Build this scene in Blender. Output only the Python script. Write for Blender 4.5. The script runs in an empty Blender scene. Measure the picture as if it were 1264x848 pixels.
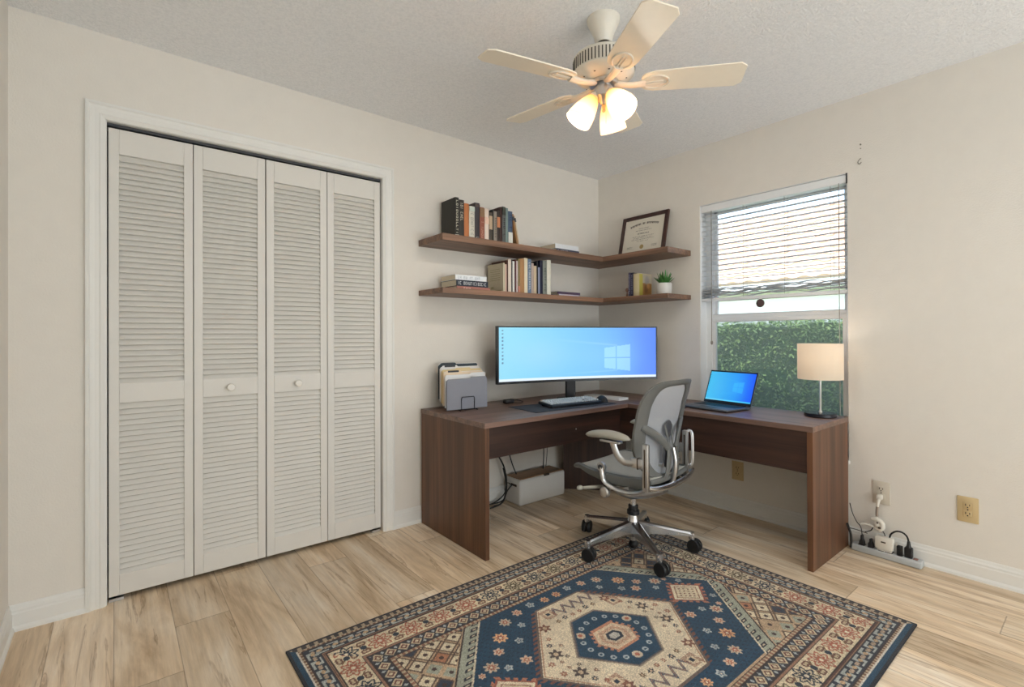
import bpy, bmesh, math, random
import numpy as np
from mathutils import Vector, Matrix, Euler

S = bpy.context.scene
C = S.collection
PI = math.pi
R = math.radians
rnd = random.Random(7)

# ------------------------------------------------------------------ camera
camd = bpy.data.cameras.new('camera')
cam = bpy.data.objects.new('camera', camd); C.objects.link(cam)
camd.sensor_width = 36.0
camd.lens = 605.81 * 36.0 / 1264.0
camd.shift_y = -10.93 / 1264.0
camd.clip_start = 0.02
_yaw, _pit, _rol = .6799, .0032, -.0033
_F = Vector((math.sin(_yaw) * math.cos(_pit), math.cos(_yaw) * math.cos(_pit), math.sin(_pit)))
_R = Vector((math.cos(_yaw), -math.sin(_yaw), 0)); _U = _R.cross(_F)
_R2 = _R * math.cos(_rol) + _U * math.sin(_rol); _U2 = -_R * math.sin(_rol) + _U * math.cos(_rol)
cam.matrix_world = Matrix(((_R2.x, _U2.x, -_F.x, -3.1284), (_R2.y, _U2.y, -_F.y, -2.7209), (_R2.z, _U2.z, -_F.z, 1.1436), (0, 0, 0, 1)))
S.camera = cam

# ------------------------------------------------------------------ light
w = bpy.data.worlds.new('sky'); S.world = w; w.use_nodes = True
nt = w.node_tree; nt.nodes.clear()
wo = nt.nodes.new('ShaderNodeOutputWorld'); bg = nt.nodes.new('ShaderNodeBackground'); sk = nt.nodes.new('ShaderNodeTexSky')
sk.sky_type = 'NISHITA'; sk.sun_disc = False; sk.sun_elevation = R(48); sk.sun_rotation = R(300); sk.air_density = 1.0
hz_ = nt.nodes.new('ShaderNodeMix'); hz_.data_type = 'RGBA'; hz_.inputs[0].default_value = .55; hz_.inputs[7].default_value = (.95, .97, 1.0, 1)   # thin bright haze
nt.links.new(sk.outputs[0], hz_.inputs[6]); nt.links.new(hz_.outputs[2], bg.inputs[0]); nt.links.new(bg.outputs[0], wo.inputs[0]); bg.inputs[1].default_value = 1.5


def light(name, kind, loc, energy, color=(1, 1, 1), rot=None, **k):
    d = bpy.data.lights.new(name, kind); d.energy = energy; d.color = color
    for a, b in k.items(): setattr(d, a, b)
    o = bpy.data.objects.new(name, d); C.objects.link(o); o.location = loc
    if rot: o.rotation_euler = rot
    return o


# sun high over our own roof: it lights the neighbour's house and the hedge, not this room
sun = light('sun', 'SUN', (0, 0, 6), 4.2, (1, .95, .88), angle=R(.6))
sun.rotation_euler = Vector((0.50, 0.30, -0.9)).to_track_quat('-Z', 'Y').to_euler()
# added fill light behind the camera, tilted up to brighten ceiling and walls
light('back_of_room_fill', 'AREA', (-1.75, -6.1, 1.15), 140, (.85, .94, 1.0), (R(130), 0, 0), shape='RECTANGLE', size=3.2, size_y=2.1)

S.view_settings.view_transform = 'Standard'; S.view_settings.look = 'None'
S.view_settings.gamma = 1; S.view_settings.use_curve_mapping = False
S.view_settings.exposure = 0.12
S.cycles.use_denoising = True
S.cycles.max_bounces = 10; S.cycles.diffuse_bounces = 6; S.cycles.transparent_max_bounces = 24
S.cycles.sample_clamp_indirect = 6.0
S.cycles.caustics_reflective = False; S.cycles.caustics_refractive = False


# ------------------------------------------------------------------ materials
def lin(c):
    return tuple(((x / 255.) / 12.92 if x / 255. <= .04045 else ((x / 255. + .055) / 1.055) ** 2.4) for x in c)


def new_mat(name):
    m = bpy.data.materials.new(name); m.use_nodes = True
    n = m.node_tree; b = n.nodes['Principled BSDF']
    return m, n, b


def P(name, rgb, rough=.5, metal=0., var=.06, vscale=30., bump=0., bscale=200., coat=0., alpha=1., emis=None, estr=0., spec=None):
    """paint-like material: sRGB colour with a slight procedural tone change and bump"""
    m, n, b = new_mat(name)
    c = lin(rgb)
    tc = n.nodes.new('ShaderNodeTexCoord')
    if var > 0:
        nz = n.nodes.new('ShaderNodeTexNoise'); nz.inputs['Scale'].default_value = vscale; nz.inputs['Detail'].default_value = 4
        n.links.new(tc.outputs['Object'], nz.inputs['Vector'])
        mx = n.nodes.new('ShaderNodeMix'); mx.data_type = 'RGBA'
        mx.inputs[6].default_value = (*[x * (1 - var) for x in c], 1); mx.inputs[7].default_value = (*[min(1, x * (1 + var)) for x in c], 1)
        n.links.new(nz.outputs[0], mx.inputs[0]); n.links.new(mx.outputs[2], b.inputs['Base Color'])
    else:
        b.inputs['Base Color'].default_value = (*c, 1)
    b.inputs['Roughness'].default_value = rough; b.inputs['Metallic'].default_value = metal
    b.inputs['Coat Weight'].default_value = coat
    if spec is not None: b.inputs['Specular IOR Level'].default_value = spec
    if alpha < 1: b.inputs['Alpha'].default_value = alpha
    if emis: b.inputs['Emission Color'].default_value = (*lin(emis), 1); b.inputs['Emission Strength'].default_value = estr
    if bump:
        nb = n.nodes.new('ShaderNodeTexNoise'); nb.inputs['Scale'].default_value = bscale; nb.inputs['Detail'].default_value = 3
        n.links.new(tc.outputs['Object'], nb.inputs['Vector'])
        bp = n.nodes.new('ShaderNodeBump'); bp.inputs['Strength'].default_value = bump; bp.inputs['Distance'].default_value = .004
        n.links.new(nb.outputs[0], bp.inputs['Height']); n.links.new(bp.outputs[0], b.inputs['Normal'])
    return m


def math_node(n, op, a, b=None, c=None):
    k = n.nodes.new('ShaderNodeMath'); k.operation = op
    for i, v in enumerate((a, b, c)):
        if v is None: continue
        if isinstance(v, (int, float)): k.inputs[i].default_value = v
        else: n.links.new(v, k.inputs[i])
    return k.outputs[0]


def ramp(n, fac, stops, interp='LINEAR'):
    r = n.nodes.new('ShaderNodeValToRGB'); r.color_ramp.interpolation = interp
    e = r.color_ramp.elements
    while len(e) < len(stops): e.new(.5)
    for i, (p, c) in enumerate(stops):
        e[i].position = p; e[i].color = (*c, 1) if len(c) == 3 else c
    n.links.new(fac, r.inputs[0]); return r.outputs[0]


def walnut(name, axis, base=(98, 68, 52), rough=.42, spec=.5):
    """walnut laminate with its grain running along one axis"""
    m, n, b = new_mat(name)
    tc = n.nodes.new('ShaderNodeTexCoord'); mp = n.nodes.new('ShaderNodeMapping')
    sc = [16., 16., 16.]; sc['xyz'.index(axis)] = .55
    mp.inputs['Scale'].default_value = sc
    n.links.new(tc.outputs['Object'], mp.inputs[0])
    a = n.nodes.new('ShaderNodeTexNoise'); a.inputs['Scale'].default_value = 1.1; a.inputs['Detail'].default_value = 6; a.inputs['Roughness'].default_value = .62; a.inputs['Distortion'].default_value = .35
    n.links.new(mp.outputs[0], a.inputs['Vector'])
    mp2 = n.nodes.new('ShaderNodeMapping'); sc2 = [90., 90., 90.]; sc2['xyz'.index(axis)] = 2.2
    mp2.inputs['Scale'].default_value = sc2; n.links.new(tc.outputs['Object'], mp2.inputs[0])
    f = n.nodes.new('ShaderNodeTexNoise'); f.inputs['Scale'].default_value = 1.; f.inputs['Detail'].default_value = 3
    n.links.new(mp2.outputs[0], f.inputs['Vector'])
    c = lin(base)
    col = ramp(n, a.outputs[0], [(.28, tuple(x * .42 for x in c)), (.45, tuple(x * .8 for x in c)), (.56, tuple(x * 1.08 for x in c)), (.72, (c[0] * 1.55, c[1] * 1.5, c[2] * 1.45))])
    mx = n.nodes.new('ShaderNodeMix'); mx.data_type = 'RGBA'; mx.blend_type = 'MULTIPLY'; mx.inputs[0].default_value = .55
    g = ramp(n, f.outputs[0], [(.3, (.55, .55, .55)), (.6, (1.1, 1.1, 1.1))])
    n.links.new(col, mx.inputs[6]); n.links.new(g, mx.inputs[7]); n.links.new(mx.outputs[2], b.inputs['Base Color'])
    b.inputs['Roughness'].default_value = rough; b.inputs['Specular IOR Level'].default_value = spec
    bp = n.nodes.new('ShaderNodeBump'); bp.inputs['Strength'].default_value = .12; bp.inputs['Distance'].default_value = .002
    n.links.new(f.outputs[0], bp.inputs['Height']); n.links.new(bp.outputs[0], b.inputs['Normal'])
    return m


def floor_mat():
    m, n, b = new_mat('oak laminate floor')
    tc = n.nodes.new('ShaderNodeTexCoord'); sp = n.nodes.new('ShaderNodeSeparateXYZ'); n.links.new(tc.outputs['Object'], sp.inputs[0])
    X, Y = sp.outputs[0], sp.outputs[1]
    W = .188; L = 1.22
    px = math_node(n, 'DIVIDE', math_node(n, 'ADD', X, 3.321 + 10 * W), W)
    ix = math_node(n, 'FLOOR', px); fx = math_node(n, 'FRACT', px)
    wn = n.nodes.new('ShaderNodeTexWhiteNoise'); wn.noise_dimensions = '1D'; n.links.new(ix, wn.inputs['W'])
    py = math_node(n, 'ADD', math_node(n, 'DIVIDE', math_node(n, 'ADD', Y, 10.), L), math_node(n, 'MULTIPLY', wn.outputs[0], 1.))
    iy = math_node(n, 'FLOOR', py); fy = math_node(n, 'FRACT', py)
    cb = n.nodes.new('ShaderNodeCombineXYZ'); n.links.new(ix, cb.inputs[0]); n.links.new(iy, cb.inputs[1])
    w2 = n.nodes.new('ShaderNodeTexWhiteNoise'); w2.noise_dimensions = '3D'; n.links.new(cb.outputs[0], w2.inputs['Vector'])
    # grain coordinates, shifted per plank
    sh = n.nodes.new('ShaderNodeVectorMath'); sh.operation = 'SCALE'; n.links.new(w2.outputs[1], sh.inputs[0]); sh.inputs[3].default_value = 37.
    ad = n.nodes.new('ShaderNodeVectorMath'); ad.operation = 'ADD'; n.links.new(tc.outputs['Object'], ad.inputs[0]); n.links.new(sh.outputs[0], ad.inputs[1])

    def noise(scale, detail, rough, dist, sx, sy):
        mp = n.nodes.new('ShaderNodeMapping'); mp.inputs['Scale'].default_value = (sx, sy, 1); n.links.new(ad.outputs[0], mp.inputs[0])
        z = n.nodes.new('ShaderNodeTexNoise'); z.inputs['Scale'].default_value = scale; z.inputs['Detail'].default_value = detail
        z.inputs['Roughness'].default_value = rough; z.inputs['Distortion'].default_value = dist
        n.links.new(mp.outputs[0], z.inputs['Vector']); return z.outputs[0]
    big = noise(1., 5, .6, .8, 7., 1.2)
    fine = noise(1., 5, .7, .3, 55., 2.6)
    streak = noise(1., 4, .65, 1.6, 20., 1.05)
    base = ramp(n, big, [(.30, lin((196, 168, 134))), (.45, lin((226, 203, 172))), (.58, lin((240, 222, 197))), (.75, lin((250, 240, 224)))])
    tone = ramp(n, w2.outputs[0], [(0., (.80, .78, .76)), (.5, (.95, .95, .95)), (1., (1.10, 1.10, 1.12))])
    m1 = n.nodes.new('ShaderNodeMix'); m1.data_type = 'RGBA'; m1.blend_type = 'MULTIPLY'; m1.inputs[0].default_value = 1.
    n.links.new(base, m1.inputs[6]); n.links.new(tone, m1.inputs[7])
    m2 = n.nodes.new('ShaderNodeMix'); m2.data_type = 'RGBA'; m2.blend_type = 'MULTIPLY'; m2.inputs[0].default_value = .6
    n.links.new(m1.outputs[2], m2.inputs[6]); n.links.new(ramp(n, fine, [(.3, (.70, .66, .62)), (.6, (1.1, 1.1, 1.1))]), m2.inputs[7])
    # narrow dark mineral streaks and cracks
    dk = ramp(n, streak, [(.57, (1, 1, 1)), (.62, (.56, .47, .38)), (.65, (.92, .88, .84)), (.72, (.50, .40, .32))])
    m3 = n.nodes.new('ShaderNodeMix'); m3.data_type = 'RGBA'; m3.blend_type = 'MULTIPLY'; m3.inputs[0].default_value = .75
    n.links.new(m2.outputs[2], m3.inputs[6]); n.links.new(dk, m3.inputs[7])
    # seams
    ex = math_node(n, 'MINIMUM', fx, math_node(n, 'SUBTRACT', 1., fx)); ey = math_node(n, 'MINIMUM', fy, math_node(n, 'SUBTRACT', 1., fy))
    sx = math_node(n, 'GREATER_THAN', ex, .008); sy = math_node(n, 'GREATER_THAN', ey, .0016)
    seam = math_node(n, 'MULTIPLY', sx, sy)
    m4 = n.nodes.new('ShaderNodeMix'); m4.data_type = 'RGBA'; n.links.new(seam, m4.inputs[0])
    m5 = n.nodes.new('ShaderNodeMix'); m5.data_type = 'RGBA'; m5.blend_type = 'MULTIPLY'; m5.inputs[0].default_value = 1; n.links.new(m3.outputs[2], m5.inputs[6]); m5.inputs[7].default_value = (.62, .58, .55, 1)
    n.links.new(m5.outputs[2], m4.inputs[6]); n.links.new(m3.outputs[2], m4.inputs[7])
    n.links.new(m4.outputs[2], b.inputs['Base Color']); b.inputs['Roughness'].default_value = .42
    bp = n.nodes.new('ShaderNodeBump'); bp.inputs['Strength'].default_value = .25; bp.inputs['Distance'].default_value = .001
    n.links.new(seam, bp.inputs['Height']); n.links.new(bp.outputs[0], b.inputs['Normal'])
    return m


def ceiling_mat():
    m, n, b = new_mat('popcorn ceiling')
    tc = n.nodes.new('ShaderNodeTexCoord')
    z = n.nodes.new('ShaderNodeTexNoise'); z.inputs['Scale'].default_value = 85; z.inputs['Detail'].default_value = 5; z.inputs['Roughness'].default_value = .7
    v = n.nodes.new('ShaderNodeTexVoronoi'); v.inputs['Scale'].default_value = 110
    n.links.new(tc.outputs['Object'], z.inputs['Vector']); n.links.new(tc.outputs['Object'], v.inputs['Vector'])
    h = math_node(n, 'SUBTRACT', z.outputs[0], math_node(n, 'MULTIPLY', v.outputs[0], .5))
    bp = n.nodes.new('ShaderNodeBump'); bp.inputs['Strength'].default_value = .55; bp.inputs['Distance'].default_value = .008
    n.links.new(h, bp.inputs['Height']); n.links.new(bp.outputs[0], b.inputs['Normal'])
    col = ramp(n, z.outputs[0], [(.35, lin((238, 240, 243))), (.6, lin((250, 251, 253)))])
    n.links.new(col, b.inputs['Base Color']); b.inputs['Roughness'].default_value = .95
    return m


def attr_mat(name, rough=.9, emis=0., bump=0.):
    """colour woven / displayed in the mesh itself (attribute 'pattern')"""
    m, n, b = new_mat(name)
    a = n.nodes.new('ShaderNodeAttribute'); a.attribute_name = 'pattern'
    if emis:
        b.inputs['Base Color'].default_value = (.01, .01, .01, 1); b.inputs['Roughness'].default_value = rough
        n.links.new(a.outputs[0], b.inputs['Emission Color']); b.inputs['Emission Strength'].default_value = emis
    else:
        n.links.new(a.outputs[0], b.inputs['Base Color']); b.inputs['Roughness'].default_value = rough
        b.inputs['Sheen Weight'].default_value = .15
    if bump:
        tc = n.nodes.new('ShaderNodeTexCoord'); z = n.nodes.new('ShaderNodeTexNoise'); z.inputs['Scale'].default_value = 420
        n.links.new(tc.outputs['Object'], z.inputs['Vector'])
        bp = n.nodes.new('ShaderNodeBump'); bp.inputs['Strength'].default_value = bump; bp.inputs['Distance'].default_value = .003
        n.links.new(z.outputs[0], bp.inputs['Height']); n.links.new(bp.outputs[0], b.inputs['Normal'])
    return m


def glass_mat():
    m = bpy.data.materials.new('window glass'); m.use_nodes = True; n = m.node_tree; n.nodes.clear()
    o = n.nodes.new('ShaderNodeOutputMaterial'); t = n.nodes.new('ShaderNodeBsdfTransparent'); g = n.nodes.new('ShaderNodeBsdfGlossy')
    t.inputs[0].default_value = (.96, .98, .97, 1); g.inputs['Roughness'].default_value = .02
    f = n.nodes.new('ShaderNodeFresnel'); f.inputs[0].default_value = 1.35; mx = n.nodes.new('ShaderNodeMixShader')
    n.links.new(f.outputs[0], mx.inputs[0]); n.links.new(t.outputs[0], mx.inputs[1]); n.links.new(g.outputs[0], mx.inputs[2]); n.links.new(mx.outputs[0], o.inputs[0])
    return m


def mesh_fabric(name, rgb, open_=.3, trans=.3, scale=260.):
    """open woven mesh: partly see-through, partly translucent"""
    m = bpy.data.materials.new(name); m.use_nodes = True; n = m.node_tree; n.nodes.clear()
    o = n.nodes.new('ShaderNodeOutputMaterial'); t = n.nodes.new('ShaderNodeBsdfTransparent'); d = n.nodes.new('ShaderNodeBsdfDiffuse'); tl = n.nodes.new('ShaderNodeBsdfTranslucent')
    c = (*lin(rgb), 1); d.inputs[0].default_value = c; tl.inputs[0].default_value = c
    a = n.nodes.new('ShaderNodeMixShader'); a.inputs[0].default_value = trans; n.links.new(d.outputs[0], a.inputs[1]); n.links.new(tl.outputs[0], a.inputs[2])
    tc = n.nodes.new('ShaderNodeTexCoord'); wv = n.nodes.new('ShaderNodeTexWave'); wv.inputs['Scale'].default_value = scale; wv.bands_direction = 'Z'
    n.links.new(tc.outputs['Object'], wv.inputs['Vector'])
    f = math_node(n, 'MULTIPLY_ADD', wv.outputs[1], .3, open_ - .15)
    mx = n.nodes.new('ShaderNodeMixShader'); n.links.new(f, mx.inputs[0]); n.links.new(a.outputs[0], mx.inputs[1]); n.links.new(t.outputs[0], mx.inputs[2]); n.links.new(mx.outputs[0], o.inputs[0])
    return m


def lit_shade(name, rgb, strength, trans=.5, grad=None, body=None):
    """translucent lampshade with its own glow; grad = (z0, z1, rgb0): warmer towards the socket"""
    m = bpy.data.materials.new(name); m.use_nodes = True; n = m.node_tree; n.nodes.clear()
    o = n.nodes.new('ShaderNodeOutputMaterial'); d = n.nodes.new('ShaderNodeBsdfDiffuse'); tl = n.nodes.new('ShaderNodeBsdfTranslucent'); e = n.nodes.new('ShaderNodeEmission')
    c = (*lin(rgb), 1); cb_ = (*lin(body or rgb), 1); d.inputs[0].default_value = cb_; tl.inputs[0].default_value = cb_; e.inputs[0].default_value = c; e.inputs[1].default_value = strength
    a = n.nodes.new('ShaderNodeMixShader'); a.inputs[0].default_value = trans; n.links.new(d.outputs[0], a.inputs[1]); n.links.new(tl.outputs[0], a.inputs[2])
    s = n.nodes.new('ShaderNodeAddShader'); n.links.new(a.outputs[0], s.inputs[0]); n.links.new(e.outputs[0], s.inputs[1]); n.links.new(s.outputs[0], o.inputs[0])
    if grad:
        tc = n.nodes.new('ShaderNodeTexCoord'); sp = n.nodes.new('ShaderNodeSeparateXYZ'); n.links.new(tc.outputs['Object'], sp.inputs[0])
        mr = n.nodes.new('ShaderNodeMapRange'); mr.inputs[1].default_value = grad[0]; mr.inputs[2].default_value = grad[1]; n.links.new(sp.outputs[2], mr.inputs[0])
        col = ramp(n, mr.outputs[0], [(0, lin(rgb)), (1, lin(grad[2]))]); n.links.new(col, e.inputs[0])
        st = math_node(n, 'MULTIPLY_ADD', mr.outputs[0], grad[3] - strength, strength); n.links.new(st, e.inputs[1])
    return m


M = {}
M['wall'] = P('warm cream wall paint', (230, 225, 217), .85, var=.03, vscale=14, bump=.35, bscale=150)
M['ceiling'] = ceiling_mat()
M['floor'] = floor_mat()
M['white'] = P('white semi-gloss trim paint', (232, 231, 227), .45, var=.03, vscale=9, bump=.1, bscale=60)
M['doorwhite'] = P('off-white louver paint', (222, 219, 213), .5, var=.03, vscale=12)
M['knobwhite'] = P('white ceramic knob', (228, 224, 216), .3, var=.02)
M['vinyl'] = P('white window vinyl', (236, 238, 240), .4, var=.02)
M['blind'] = mesh_fabric('white blind slat', (246, 246, 246), .0, .65, 1.)
M['cord'] = P('grey lift cord', (150, 145, 138), .8)
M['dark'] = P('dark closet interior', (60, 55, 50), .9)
M['walx'] = walnut('walnut grain x', 'x'); M['waly'] = walnut('walnut grain y', 'y'); M['walz'] = walnut('walnut grain z', 'z', (102, 68, 46))
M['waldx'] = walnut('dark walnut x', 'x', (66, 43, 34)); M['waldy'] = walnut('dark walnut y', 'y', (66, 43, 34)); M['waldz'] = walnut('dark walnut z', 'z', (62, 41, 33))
M['topx'] = walnut('walnut desktop x', 'x', (122, 92, 78), .42, .9); M['topy'] = walnut('walnut desktop y', 'y', (122, 92, 78), .42, .9)
M['shx'] = walnut('walnut shelf x', 'x', (132, 100, 80), .5); M['shy'] = walnut('walnut shelf y', 'y', (132, 100, 80), .5)
M['black'] = P('black plastic', (26, 26, 29), .45)
M['screenblack'] = P('black bezel', (22, 26, 34), .3)
M['darkgrey'] = P('dark grey plastic', (62, 64, 68), .5)
M['grey'] = P('chair grey plastic', (102, 103, 101), .55, bump=.1)
M['greylight'] = P('pale grey soft armrest', (164, 161, 150), .6, bump=.1)
M['padgrey'] = P('smoked grey lumbar pad', (66, 68, 74), .5)
M['meshfab'] = mesh_fabric('pale chair mesh', (205, 208, 214), .22, .4)
M['seatfab'] = P('grey seat mesh', (172, 172, 166), .7, bump=.5, bscale=600)
M['chrome'] = P('polished aluminium', (228, 231, 236), .22, 1.0, var=.02)
M['satin'] = P('satin aluminium', (206, 207, 209), .30, 1.0, var=.03)
M['rubber'] = P('black caster rubber', (20, 20, 22), .5)
M['fanwhite'] = P('cream fan enamel', (228, 222, 210), .35)
M['blade'] = P('cream fan blade', (246, 237, 220), .42, var=.03)
M['slot'] = P('dark vent slot', (70, 64, 56), .8)
M['brass'] = P('pale brass', (200, 186, 150), .3, 1.0)
M['almond'] = P('almond outlet plastic', (205, 182, 138), .4, var=.02)
M['outletgrey'] = P('ivory outlet plastic', (206, 198, 184), .4, var=.02)
M['slotdark'] = P('outlet slot', (58, 44, 34), .7)
M['plugwhite'] = P('white plug plastic', (228, 224, 214), .4, var=.02)
M['stripgrey'] = P('pale grey power strip', (186, 190, 192), .45, var=.02)
M['boxwhite'] = P('white box plastic', (214, 211, 206), .5, var=.02)
M['boxlid'] = walnut('bamboo lid', 'x', (176, 132, 88))
M['cable'] = P('black cable', (22, 20, 20), .5)
M['cablewhite'] = P('white cable', (214, 208, 196), .5)
M['paper'] = P('book pages', (226, 214, 190), .9, var=.12, vscale=160)
M['paperwhite'] = P('white paper', (236, 236, 234), .8, var=.02)
M['pot'] = P('white ribbed ceramic', (222, 220, 215), .45)
M['soil'] = P('potting soil', (52, 40, 30), .95)
M['plant'] = P('succulent green', (72, 128, 62), .5, var=.35, vscale=40)
M['frame'] = walnut('dark frame wood', 'z', (66, 38, 32), .35)
M['dipl'] = P('diploma paper', (226, 220, 206), .8, var=.02)
M['ink'] = P('printed ink', (70, 60, 54), .8)
M['gold'] = P('gold seal', (176, 150, 96), .5)
M['folderwhite'] = P('white folder card', (232, 232, 232), .8, var=.03)
M['foldercream'] = P('manila folder card', (226, 206, 160), .8, var=.03)
M['folderpeach'] = P('pale peach folder card', (236, 216, 190), .8, var=.03)
M['foldergrey'] = P('slate grey folder card', (140, 142, 152), .8, var=.03)
M['folderdark'] = P('dark teal folder card', (58, 70, 78), .8, var=.03)
M['wire'] = P('black wire rack', (24, 28, 38), .4, .3)
M['mat'] = P('charcoal desk mat', (52, 52, 60), .8, bump=.2, bscale=500)
M['keycap'] = P('grey blue key caps', (196, 204, 210), .5, var=.18, vscale=55)
M['kbody'] = P('black keyboard body', (26, 30, 38), .5)
M['silver'] = P('silver laptop metal', (108, 112, 120), .4, .6, var=.02)
M['lampbase'] = P('black lamp base', (24, 26, 38), .25)
M['steel'] = P('brushed lamp stem', (186, 184, 180), .28, 1.0)
M['screen'] = attr_mat('lit display', .35, 1.0)
M['rug'] = attr_mat('woven rug wool', .95, 0, .7)
M['glass'] = glass_mat()
M['insect'] = mesh_fabric('insect screen', (150, 156, 150), .66, .5, 900.)
M['grass'] = P('lawn', (96, 120, 70), .9, var=.3, vscale=6)
M['hedge'] = P('hedge leaves', (140, 168, 98), .7, var=.45, vscale=9)
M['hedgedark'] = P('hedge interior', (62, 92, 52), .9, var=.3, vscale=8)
M['stucco'] = P('white stucco', (238, 238, 236), .9, bump=.2, bscale=40)
M['tile'] = P('clay roof tile', (208, 174, 150), .8, var=.2, vscale=5)
M['disc'] = P('dark red brown disc', (104, 78, 72), .5)


# ------------------------------------------------------------------ mesh helpers
def BM(): return bmesh.new()


def box(b, x0, x1, y0, y1, z0, z1, mtx=None, bev=0., seg=2):
    g = bmesh.ops.create_cube(b, size=1.0)['verts']
    bmesh.ops.scale(b, vec=(x1 - x0, y1 - y0, z1 - z0), verts=g)
    bmesh.ops.translate(b, vec=((x0 + x1) / 2, (y0 + y1) / 2, (z0 + z1) / 2), verts=g)
    if bev > 0:
        ed = list({e for v in g for e in v.link_edges})
        r = bmesh.ops.bevel(b, geom=ed, offset=bev, segments=seg, affect='EDGES', profile=.5)
        g = list({v for f in r['faces'] for v in f.verts} | {v for v in g if v.is_valid})
    if mtx is not None: bmesh.ops.transform(b, matrix=mtx, verts=g)
    return g


def lathe(b, prof, seg=32, mtx=None, cap=True):
    """prof: list of (r, z) from bottom to top"""
    rings = []
    for r, z in prof:
        rings.append([b.verts.new((r * math.cos(2 * PI * i / seg), r * math.sin(2 * PI * i / seg), z)) for i in range(seg)])
    for a, c in zip(rings, rings[1:]):
        for i in range(seg):
            j = (i + 1) % seg
            b.faces.new((a[i], a[j], c[j], c[i]))
    if cap:
        if prof[0][0] > 1e-5: b.faces.new(list(reversed(rings[0])))
        if prof[-1][0] > 1e-5: b.faces.new(rings[-1])
    vs = [v for r_ in rings for v in r_]
    if mtx is not None: bmesh.ops.transform(b, matrix=mtx, verts=vs)
    return vs


def cyl(b, p0, p1, r0, r1=None, seg=20):
    p0, p1 = Vector(p0), Vector(p1); r1 = r0 if r1 is None else r1
    d = p1 - p0; q = d.to_track_quat('Z', 'Y').to_matrix().to_4x4()
    return lathe(b, [(r0, 0), (r1, d.length)], seg, Matrix.Translation(p0) @ q)


def smooth_path(pts, n=6):
    pts = [Vector(p) for p in pts]; out = []
    for i in range(len(pts) - 1):
        p0 = pts[max(i - 1, 0)]; p1 = pts[i]; p2 = pts[i + 1]; p3 = pts[min(i + 2, len(pts) - 1)]
        for k in range(n):
            t = k / n
            out.append(.5 * ((2 * p1) + (-p0 + p2) * t + (2 * p0 - 5 * p1 + 4 * p2 - p3) * t * t + (-p0 + 3 * p1 - 3 * p2 + p3) * t ** 3))
    out.append(pts[-1]); return out


def tube(b, pts, r, seg=8, smooth=6, flat=1., up=None, closed=False):
    """tube through pts; r is a number or list (per given point); flat squashes along the binormal"""
    n0 = len(pts)
    P_ = smooth_path(pts, smooth) if smooth > 1 and n0 > 2 else [Vector(p) for p in pts]
    rs = [r] * len(P_) if isinstance(r, (int, float)) else [float(np.interp(i / (len(P_) - 1) * (n0 - 1), range(n0), r)) for i in range(len(P_))]
    rings = []; pn = None
    for i, p in enumerate(P_):
        t = (P_[min(i + 1, len(P_) - 1)] - P_[max(i - 1, 0)]).normalized()
        if pn is None:
            ref = Vector(up) if up else (Vector((0, 0, 1)) if abs(t.z) < .9 else Vector((1, 0, 0)))
            nrm = (ref - t * ref.dot(t)).normalized()
        else: nrm = (pn - t * pn.dot(t)).normalized()
        pn = nrm; bi = t.cross(nrm)
        rings.append([b.verts.new(p + nrm * math.cos(2 * PI * k / seg) * rs[i] + bi * math.sin(2 * PI * k / seg) * rs[i] * flat) for k in range(seg)])
    for a, c in zip(rings, rings[1:]):
        for k in range(seg):
            b.faces.new((a[k], a[(k + 1) % seg], c[(k + 1) % seg], c[k]))
    b.faces.new(list(reversed(rings[0]))); b.faces.new(rings[-1])


def prism(b, pts, thick, mtx=None):
    """outline in local XY extruded by thick along +Z"""
    a = [b.verts.new((x, y, 0)) for x, y in pts]; c = [b.verts.new((x, y, thick)) for x, y in pts]
    n = len(pts)
    b.faces.new(list(reversed(a))); b.faces.new(c)
    for i in range(n): b.faces.new((a[i], a[(i + 1) % n], c[(i + 1) % n], c[i]))
    if mtx is not None: bmesh.ops.transform(b, matrix=mtx, verts=a + c)
    return a + c


def sphere(b, c, r, sc=(1, 1, 1), u=16, v=10, rot=None):
    m = Matrix.Translation(Vector(c)) @ (rot or Matrix.Identity(4)) @ Matrix.Diagonal((*sc, 1))
    return bmesh.ops.create_uvsphere(b, u_segments=u, v_segments=v, radius=r, matrix=m)['verts']


def surf(b, fn, nu, nv):
    g = [[b.verts.new(fn(i / nu, j / nv)) for i in range(nu + 1)] for j in range(nv + 1)]
    for j in range(nv):
        for i in range(nu): b.faces.new((g[j][i], g[j][i + 1], g[j + 1][i + 1], g[j + 1][i]))
    return g


def obj(name, b, mat, parent=None, loc=None, rot=None, smooth=True, angle=35, bevel=0., solid=0., label=None, kind=None, group=None, cat=None):
    me = bpy.data.meshes.new(name)
    bmesh.ops.recalc_face_normals(b, faces=b.faces[:])
    b.to_mesh(me); b.free()
    if smooth:
        me.polygons.foreach_set('use_smooth', [True] * len(me.polygons)); me.set_sharp_from_angle(angle=R(angle))
    me.materials.append(mat)
    o = bpy.data.objects.new(name, me); C.objects.link(o)
    if parent is not None: o.parent = parent
    if loc is not None: o.location = loc
    if rot is not None: o.rotation_euler = rot
    if solid: md = o.modifiers.new('thickness', 'SOLIDIFY'); md.thickness = solid; md.offset = 0
    if bevel: md = o.modifiers.new('soft edges', 'BEVEL'); md.width = bevel; md.segments = 2; md.limit_method = 'ANGLE'; md.angle_limit = R(40)
    tag(o, label, cat, group, kind)
    return o


def tag(o, label=None, cat=None, group=None, kind=None):
    if label: o['label'] = label
    if cat: o['category'] = cat
    if group: o['group'] = group
    if kind: o['kind'] = kind
    return o


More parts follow.
